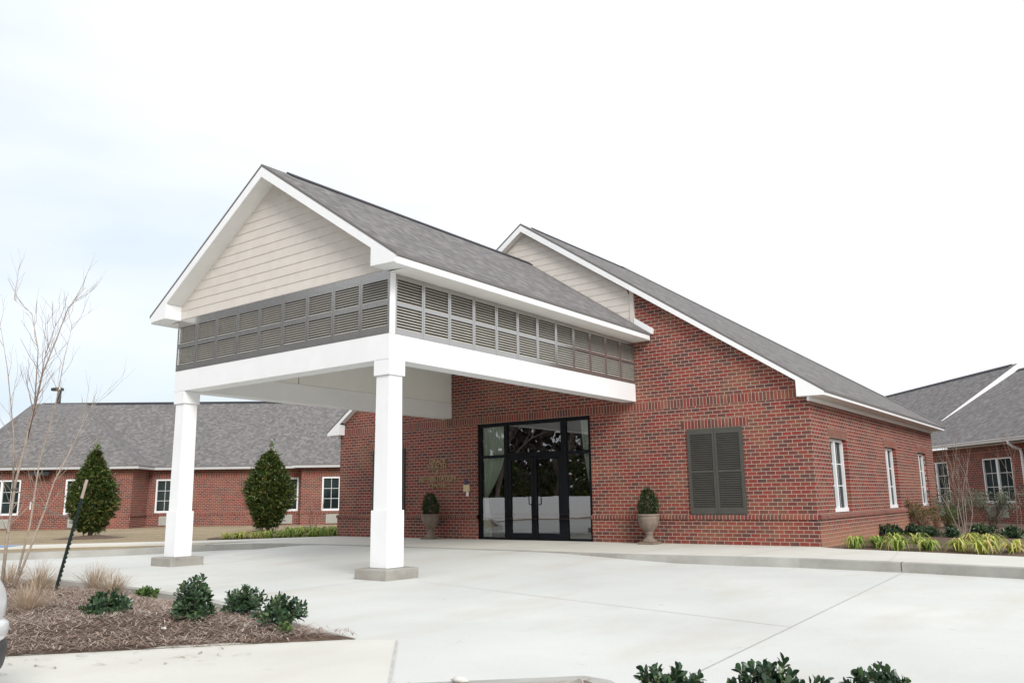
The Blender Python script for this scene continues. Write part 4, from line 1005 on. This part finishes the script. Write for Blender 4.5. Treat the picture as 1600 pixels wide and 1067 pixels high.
# ------------------------------------------------------------------ trees
def cone_tree(x, y, h, rad, n, seed, label):
    t = thing('evergreen_tree', label, 'tree', (x, y, -.03), 0, 'cone shaped evergreens on the left lawn')
    tr = MB(); rnd = random.Random(seed)
    tr.tube([(0,0,-.1),(.02,.01,.4),(0,0,h*.6),(0,0,h*.95)], [.07,.06,.035,.01], 7)
    for i in range(5): a = i*1.3; tr.tube([(0,0,.15+.05*i),(.25*math.cos(a),.25*math.sin(a),.55),(.45*math.cos(a),.45*math.sin(a),1.1)], [.03,.02,.01], 5)
    tr.build('trunk', M['bark_grey'], t)
    e1, e2 = ((.42, 1.9), (.26, 1.45))[seed % 2]
    prof = lambda z: max(.03, min(1, .36+z*1.9)*(1-max(0, (z-e1)/(1-e1))**e2)**.95)
    m = MB(); leaf_cloud(m, int(n*1.25), rad, h*.93, .13, .075, prof, seed, h*.055, .62); leaf_cloud(m, int(n*.35), rad*.8, h*.9, .19, .15, prof, seed+3, h*.06, .3)
    # clumps that break the outline
    for c in range(120):
        z = rnd.random()**1.1; a = rnd.uniform(0, 6.28); r = prof(z)*rad*rnd.uniform(.85, 1.14); p = Vector((r*math.cos(a), r*math.sin(a), h*.055+z*h*.93))
        for k in range(11):
            q = p+Vector((rnd.gauss(0,.065), rnd.gauss(0,.065), rnd.gauss(0,.065)))
            m.leaf(q, Vector((math.cos(a)+rnd.gauss(0,.6), math.sin(a)+rnd.gauss(0,.6), .5+rnd.gauss(0,.5))), Vector((0,0,1)), .12*rnd.uniform(.7,1.2), .055)
    sh = MB()
    for c in range(22):    # stray shoots
        z = rnd.uniform(.05, .97); a = rnd.uniform(0, 6.28); r = prof(z)*rad*.92; p0 = Vector((r*math.cos(a), r*math.sin(a), h*.055+z*h*.93)); d = Vector((math.cos(a), math.sin(a), rnd.uniform(.3,1.3))).normalized(); l = rnd.uniform(.10,.24)
        sh.tube([p0-d*.2, p0+d*l], [.008,.004], 4)
        for k in range(7): m.leaf(p0+d*l*rnd.uniform(.3,1), d+Vector((rnd.gauss(0,.6),rnd.gauss(0,.6),rnd.gauss(0,.4))), Vector((0,0,1)), .11*rnd.uniform(.7,1.2), .05)
    sh.tube([(0,0,h*.9),(0,0,h*1.1)], [.012,.005], 5); sh.build('shoot', M['bark_grey'], t)
    for k in range(30):
        q = Vector((rnd.gauss(0,.035), rnd.gauss(0,.035), h*rnd.uniform(.98,1.13))); m.leaf(q, Vector((rnd.gauss(0,.6), rnd.gauss(0,.6), 1)), Vector((1,0,.2)), .10, .04)
    for k in range(26):
        q = Vector((rnd.gauss(0,.04), rnd.gauss(0,.04), h*rnd.uniform(.95,1.07))); m.leaf(q, Vector((rnd.gauss(0,.6), rnd.gauss(0,.6), 1)), Vector((1,0,.2)), .11, .04)
    m.build('crown', M['leaf_holly'], t)
cone_tree(-21.48, -3.10, 2.70, .75, 4800, 141, 'dark cone shaped evergreen further left behind the leaning post')
cone_tree(-19.05, 1.75, 2.76, .76, 4800, 142, 'cone shaped evergreen right of the left column against the roof')
def grow(mb, p, d, l, r, depth, rnd, spread=.5, up=.25, sides=5, seg=4, kids=(2,3), shrink=.72, tips=None):
    pts = [p]; q = p.copy(); dd = d.copy()
    for k in range(seg):
        dd = (dd+Vector((rnd.gauss(0,.12), rnd.gauss(0,.12), rnd.gauss(up*.25,.06)))).normalized(); q = q+dd*l/seg; pts.append(q.copy())
    mb.tube(pts, [r*(1-.45*k/seg) for k in range(seg+1)], sides, False)
    if depth <= 0: return
    for k in range(rnd.randint(*kids)):
        i = rnd.randint(max(1, seg-2), seg); a = rnd.uniform(0, 6.28); o = dd.orthogonal().normalized(); o2 = dd.cross(o)
        nd_ = (dd+(o*math.cos(a)+o2*math.sin(a))*spread*rnd.uniform(.6,1.3)+Vector((0,0,up))).normalized()
        grow(mb, pts[i], nd_, l*shrink*rnd.uniform(.7,1.1), r*.55, depth-1, rnd, spread, up, max(3, sides-1), seg, kids, shrink)
def young_tree():
    bx, by, bz = -5.84, -11.84, -.08
    t = thing('young_tree', 'bare young multi-stem tree staked at the left edge', 'tree', (bx, by, bz))
    Lc = lambda pts: [Vector(p)-Vector((bx, by, bz)) for p in pts]
    rnd = random.Random(5)
    stems = [([(-5.83,-11.9,-.1),(-5.73,-11.93,.6),(-5.55,-11.96,1.3),(-5.24,-11.94,2.22),(-5.09,-11.94,2.66),(-4.89,-11.89,3.1),(-4.73,-11.86,3.46),(-4.53,-11.76,3.72)], .030),
             ([(-5.82,-11.80,-.1),(-5.65,-11.70,.49),(-5.5,-11.62,.97),(-5.35,-11.60,1.33),(-5.22,-11.5,1.7),(-5.12,-11.4,2.10),(-5.08,-11.3,2.4)], .024),
             ([(-5.6,-11.95,1.15),(-5.50,-12.05,1.93),(-5.45,-12.2,2.7),(-5.50,-12.33,3.35)], .018),
             ([(-5.24,-11.94,2.22),(-5.13,-12.0,2.95),(-5.15,-12.10,3.4),(-5.38,-12.25,3.6)], .013),
             ([(-5.9,-11.75,-.1),(-5.95,-11.6,.8),(-5.85,-11.6,1.6),(-5.65,-11.55,2.3),(-5.62,-11.5,3.0),(-5.7,-11.4,3.5)], .022),
             ([(-5.36,-11.94,1.85),(-5.05,-11.98,2.45),(-4.85,-12.02,2.85),(-4.55,-12.05,3.2)], .010)]
    for pts, r in stems:
        p = Lc(pts); p = [Vector((q.x*(.86 if q.z > 1 else .93), q.y, q.z*(.94 if q.z > .5 else 1))) for q in p]; n = len(p); m = MB(); rr = [.66*r*(1-.9*k/(n-1)) for k in range(n)]
        m.tube(p, rr, 7)
        for k in range(1, n):
            if p[k].z < 1.1: continue
            for j in range(5):
                u = rnd.random(); q = p[k-1].lerp(p[k], u); a = rnd.uniform(0, 6.28); d = (p[k]-p[k-1]).normalized(); o = d.orthogonal().normalized(); o2 = d.cross(o)
                nd_ = (d*.9+(o*math.cos(a)+o2*math.sin(a))*rnd.uniform(.45,.95)+Vector((0,0,.3))).normalized()
                grow(m, q, nd_, rnd.uniform(.22,.5), max(.0028, rr[k]*.33), 1, rnd, .4, .25, 4, 4, (1,3), .6)
        m.build('trunk' if r > .02 else 'branch', M['bark_pale'] if r > .011 else M['twig_red'], t, True)
    g = MB(); g.box(.345,.375,.02,.025,1.0,1.09); o = g.build('nursery_label', M['tag'], t); o.rotation_euler = (0, R(0), 0)
    return t
young_tree()
def stake():
    b = Vector((-5.19, -11.60, -.09)); tp = Vector((-4.71, -11.56, 1.25)); d = (tp-b)
    t = thing('stake_post', 'dark green studded metal stake leaning right in the pine straw', 'post', b)
    x = Vector((.80,.60,0)); n = d.normalized(); s = (x-n*x.dot(n)).normalized(); q = n.cross(s)
    def seg(m, a, c, w, th, off=0):
        A, B = n*a, n*c
        m.hexa([A-s*w-q*th, A+s*w-q*th, A+s*w+q*th, A-s*w+q*th, B-s*w-q*th, B+s*w-q*th, B+s*w+q*th, B-s*w+q*th])
    L_ = d.length; m = MB(); seg(m, -.15, L_*.845, .017, .003); 
    m2 = MB()
    A, B = n*-.15, n*L_*.845
    m.hexa([A-s*.003, A+s*.003, A+s*.003+q*.03, A-s*.003+q*.03, B-s*.003, B+s*.003, B+s*.003+q*.03, B-s*.003+q*.03])
    k = .06
    while k < L_*.83: 
        A, B = n*k, n*(k+.022); m.hexa([A+s*.012-q*.012, A+s*.028-q*.012, A+s*.028+q*.004, A+s*.012+q*.004, B+s*.012-q*.012, B+s*.026-q*.012, B+s*.026+q*.004, B+s*.012+q*.004]); k += .054
    m.build('shaft', M['post'], t); seg(m2, L_*.845, L_, .016, .004); m2.build('tip', M['post_tip'], t)
    w = MB(); a = Vector((-4.93,-11.61,.82)); c = Vector((-5.60,-11.95,1.16)); pts = [a.lerp(c, k/10)-Vector((0,0,.05*math.sin(math.pi*k/10))) for k in range(11)]
    w.tube(pts, .006, 5); ring = [c+Vector((.04*math.cos(k*.785), .04*math.sin(k*.785), .01*math.sin(k))) for k in range(9)]; w.tube(ring, .006, 5)
    o = w.build('guy_wire', M['wire']); tag(o, 'grey guy wire tying the young tree to the leaning stake', 'wire')
stake()
def bare_shrub(x, y, z, h, n, seed, mat, label, spread=.35, r0=.016, depth=2):
    t = thing('bare_shrub', label, 'shrub', (x, y, z)); rnd = random.Random(seed)
    for i in range(n):
        m = MB(); a = 6.28*i/n+rnd.uniform(-.3,.3); d = Vector((math.cos(a)*spread*rnd.uniform(.4,1.1), math.sin(a)*spread*rnd.uniform(.4,1.1), 1)).normalized()
        grow(m, Vector((.05*math.cos(a), .05*math.sin(a), -.05)), d, h*rnd.uniform(.42,.6), r0, depth, rnd, .38, .35, 6, 4, (2,3), .7); m.build('branch', M[mat], t, True)
bare_shrub(1.81, 4.01, .02, 2.15, 6, 151, 'twig_grey', 'bare multi-stem shrub standing among daylilies in the right bed', .30, .013)
bare_shrub(2.35, 8.8, .02, 2.6, 2, 152, 'twig_red', 'thin dark bare sapling in front of the right wing window', .10, .010)
bare_shrub(-19.3, 3.9, -.04, 1.2, 9, 153, 'twig_red', 'small reddish bare shrub beside the right-hand evergreen', .45, .010)

# ------------------------------------------------------------------ lamp post behind the left wing
def lamp_post():
    t = thing('lamp_post', 'dark parking lamp post with box heads rising behind the left roof', 'lamp post', (-57.15, 11.7, -.1))
    m = MB(); m.box(-.10,.10,-.10,.10,0,9.35); m.build('pole', M['lampblack'], t)
    for sx in (-1, 1):
        d = Vector((.80,.60,0))*sx
        h = MB(); a = .14 if sx < 0 else .12; b = .56 if sx < 0 else .22
        n = Vector((-.6,.8,0))*.16; p0, p1 = d*a, d*b
        z0, z1 = 9.28, 9.52
        h.hexa([p0-n+Vector((0,0,z0)), p1-n+Vector((0,0,z0)), p1+n+Vector((0,0,z0)), p0+n+Vector((0,0,z0)), p0-n+Vector((0,0,z1)), p1-n+Vector((0,0,z1-.05)), p1+n+Vector((0,0,z1-.05)), p0+n+Vector((0,0,z1))])
        h.build('lamp_head', M['lampblack'], t)
lamp_post()

# ------------------------------------------------------------------ parked car (only its right front corner is in view)
def car():
    F = Vector((-.74,.67,0)).normalized(); cx, cy = .60, -16.175
    t = thing('parked_car', 'white car whose front corner shows at the left edge', 'car', (cx, cy, -.134), math.atan2(F.y, F.x)-math.pi/2)
    # local: y forward, x right
    W = .90
    def section(y, zs):   # half outline, bottom to top
        return [(x, y, z) for x, z in zs]
    S_ = [(-2.32,[(.60,.42),(.74,.50),(.78,.72),(.74,.95),(.62,1.02),(.0,1.04)]), (-2.1,[(.78,.30),(.86,.46),(.88,.72),(.84,.98),(.70,1.06),(.0,1.09)]), (-1.2,[(.82,.25),(.90,.45),(.90,.72),(.87,.95),(.74,1.02),(.0,1.06)]),
          (0,[(.82,.24),(.90,.42),(.90,.70),(.87,.93),(.76,.99),(.0,1.03)]), (1.0,[(.82,.24),(.90,.42),(.90,.68),(.87,.88),(.76,.95),(.0,1.0)]), (1.7,[(.82,.25),(.90,.42),(.89,.64),(.85,.80),(.72,.87),(.0,.92)]),
          (2.14,[(.88,.38),(.95,.46),(.96,.58),(.90,.71),(.70,.78),(.0,.82)]), (2.32,[(.60,.42),(.69,.47),(.69,.58),(.63,.67),(.50,.73),(.0,.76)])]
    m = MB(); V = []
    for y, zs in S_:
        V.append([(x, y, z) for x, z in zs]+[(-x, y, z) for x, z in zs[::-1][1:]])
    for A, B in zip(V, V[1:]):
        for i in range(len(A)-1): m.poly([A[i], A[i+1], B[i+1], B[i]])
        m.poly([A[-1], A[0], B[0], B[-1]])
    m.poly(V[0]); m.poly(V[-1][::-1])
    def weld_build(m, name, mat, par, lev=2):
        o = m.build(name, mat, par, True)
        import bmesh
        bm = bmesh.new(); bm.from_mesh(o.data); bmesh.ops.remove_doubles(bm, verts=bm.verts, dist=1e-4); bmesh.ops.recalc_face_normals(bm, faces=bm.faces); bm.to_mesh(o.data); bm.free()
        s = o.modifiers.new('sub', 'SUBSURF'); s.levels = lev; s.render_levels = lev; return o
    weld_build(m, 'body', M['carpaint'], t)
    c = MB(); V = []
    for y, w, z in ((-2.0,.66,1.04),(-1.5,.62,1.38),(-.6,.62,1.46),(.2,.60,1.44),(1.15,.68,.97)):
        V.append([(w+.06,y,.93),(w,y,(z+.93)/2+.05),(w-.12,y,z),(0,y,z+.02),(-w+.12,y,z),(-w,y,(z+.93)/2+.05),(-w-.06,y,.93)])
    for A, B in zip(V, V[1:]):
        for i in range(len(A)-1): c.poly([A[i], A[i+1], B[i+1], B[i]])
    weld_build(c, 'cabin_glass', M['carglass'], t, 1)
    r = MB(); r.hexa([(-.5,-1.5,1.40),(.5,-1.5,1.40),(.5,.15,1.46),(-.5,.15,1.46),(-.5,-1.5,1.43),(.5,-1.5,1.43),(.5,.15,1.49),(-.5,.15,1.49)]); bevel(r.build('car_roof', M['carpaint'], t), .02)
    b = MB(); V = []
    arc = [(-.93,1.75),(-.92,2.05),(-.80,2.28),(-.5,2.42),(0,2.47),(.5,2.42),(.80,2.28),(.92,2.05),(.93,1.75)]
    pr = [(-.01,.345),(.035,.365),(.045,.415),(.035,.465),(-.08,.485)]
    for x, y in arc:
        nrm = Vector((x*.5, y-1.6)).normalized(); V.append([(x+nrm.x*o, y+nrm.y*o, z) for o, z in pr])
    for A, B in zip(V, V[1:]):
        for i in range(len(A)-1): b.poly([A[i], B[i], B[i+1], A[i+1]])
    weld_build(b, 'bumper', M['carpaint'], t)
    b = MB(); V = []
    for x, y in arc:
        nrm = Vector((x*.5, y-1.6)).normalized(); V.append([(x+nrm.x*o, y+nrm.y*o, z) for o, z in ((-.06,.18),(.02,.18),(.040,.25),(.048,.36),(-.06,.38))])
    for A, B in zip(V, V[1:]):
        for i in range(len(A)-1): b.poly([A[i], B[i], B[i+1], A[i+1]])
    weld_build(b, 'valance', M['carblack'], t)
    for sx in (1, -1):
        h = MB(); h.hexa([(sx*.52,2.22,.60),(sx*.80,2.02,.60),(sx*.78,1.95,.60),(sx*.5,2.1,.60),(sx*.52,2.20,.72),(sx*.78,2.0,.73),(sx*.76,1.9,.73),(sx*.5,2.05,.72)]); bevel(h.build('headlight', M['lens'], t), .02)
        h = MB(); h.hexa([(sx*.84,2.20,.452),(sx*.90,2.02,.452),(sx*.84,1.98,.452),(sx*.78,2.1,.452),(sx*.84,2.20,.475),(sx*.90,2.02,.475),(sx*.84,1.98,.475),(sx*.78,2.1,.475)]); h.build('side_marker', M['amber'], t)
        for y in (1.42, -1.35):
            w = MB(); w.lathe([(.20,-.10),(.31,-.10),(.33,-.07),(.33,.07),(.31,.10),(.20,.10)], 28); w.v = [(q[2], q[0], q[1]) for q in w.v]
            o = w.build('wheel', M['tyre'], t, True, (sx*.855, y, .335))
            ar = MB(); ar.lathe([(.02,-.01),(.37,-.01),(.385,.0),(.37,.012),(.02,.012)], 28); ar.v = [(q[2], q[0], q[1]) for q in ar.v]; ar.build('wheel_arch', M['carblack'], t, True, (sx*.897, y, .345))
            w = MB(); w.lathe([(.02,.085),(.10,.09),(.19,.07),(.205,.10),(.205,-.05),(.02,-.05)], 20, lambda k, a: 1+(.12*math.cos(5*a) if k == 1 else 0)); w.v = [(q[2]*sx, q[0], q[1]) for q in w.v]; w.build('rim', M['rim'], o, True)
car()

# ------------------------------------------------------------------ beyond the frame, mirrored in the door glass
def far_side():
    t = thing('vinyl_fence', 'long white vinyl fence mirrored in the door glass', 'fence', (-22.3,-18,-.6))
    pts = [(-22.6,-11.5),(-22.3,-15),(-22.1,-19.2),(-21.6,-24),(-22.2,-29),(-24,-34)]
    for a, b in zip(pts, pts[1:]):
        m = MB(); A, B = Vector((*a,0))-Vector((-22.3,-18,0)), Vector((*b,0))-Vector((-22.3,-18,0)); d = (B-A).normalized(); n = Vector((-d.y,d.x,0))*.03
        m.hexa([A-n,B-n,B+n,A+n,*(q+Vector((0,0,1.68)) for q in (A-n,B-n,B+n,A+n))]); m.build('fence_panel', M['white_vinyl'], t)
        p = MB(); p.box(A.x-.07,A.x+.07,A.y-.07,A.y+.07,0,1.8); p.build('fence_post', M['white_vinyl'], t)
    g = MB(); g.poly([(-26,-9.5,-.128),(-21.0,-12.5,-.128),(-20.6,-19,-.128),(-20.2,-25,-.128),(-21,-33,-.128),(-30,-36,-.128)]); struct(g.build('verge', M['lawn']))
    wd = MB(); rw = random.Random(91)
    for i in range(3000):
        y = rw.uniform(-46, -11); x = -27.5-rw.random()**1.5*9-.12*(y+30); z = -.6+8.5*rw.random()**1.25*(.75+.25*math.sin(y*.9)+.12*math.sin(y*2.3))
        wd.leaf(Vector((x, y, z)), Vector((rw.gauss(0,.5), rw.gauss(0,1), rw.gauss(.5,1))), Vector((1,0,rw.gauss(0,.4))), rw.uniform(.35,.8), rw.uniform(.10,.32))
    for i in range(16000):
        a = rw.uniform(-.5, 1.46); q = 52+rw.random()*16; x = 4-q*math.sin(a)*1.0; y = -14-q*math.cos(a)
        z = -.6+(20+3*math.sin(a*17)+2*math.sin(a*41))*rw.random()**1.1
        wd.leaf(Vector((x, y, z)), Vector((rw.gauss(0,1), rw.gauss(0,.5), rw.gauss(.5,1))), Vector((0,1,rw.gauss(0,.4))), rw.uniform(.9,1.9), rw.uniform(.35,.9))
    stuff(wd.build('woods', M['brush']))
    rnd = random.Random(77)
    for i, (x, y) in enumerate([(-27,-16),(-29,-20),(-26.5,-23.5),(-30,-27),(-27,-31),(-33,-17),(-36,-24),(-34,-31),(-40,-20),(-26,-37)]):
        q = thing('bare_tree', f'bare winter tree mirrored in the door glass, {ordn[i]} along the far fence', 'tree', (x, y, -.6), 0, 'bare trees beyond the fence')
        m = MB(); h = rnd.uniform(3.2, 4.6); m_d = 4
        grow(m, Vector((0,0,0)), Vector((rnd.gauss(0,.05),rnd.gauss(0,.05),1)).normalized(), h, .17, m_d, rnd, .55, .18, 6, 4, (3,4), .66)
        m.build('trunk', M['bark_grey'], q)
    for i, (x, y) in enumerate([(-31,-14),(-33,-22),(-31,-29),(-38,-28),(-29,-36)]):
        q = thing('evergreen_tree', f'dark evergreen mirrored in the door glass, {ordn[i]} behind the far fence', 'tree', (x, y, -.6), 0, 'dark evergreens beyond the fence')
        m = MB(); leaf_cloud(m, 1500, 2.6, 4.2, .55, .3, lambda z: math.sqrt(max(.02, 1-(2*z-.8)**2*.7)), i+200, .2, .4); m.build('crown', M['leaf_holly'], q)
        m = MB(); m.tube([(0,0,0),(0,0,3)], [.12,.05], 6); m.build('trunk', M['bark_grey'], q)
far_side()
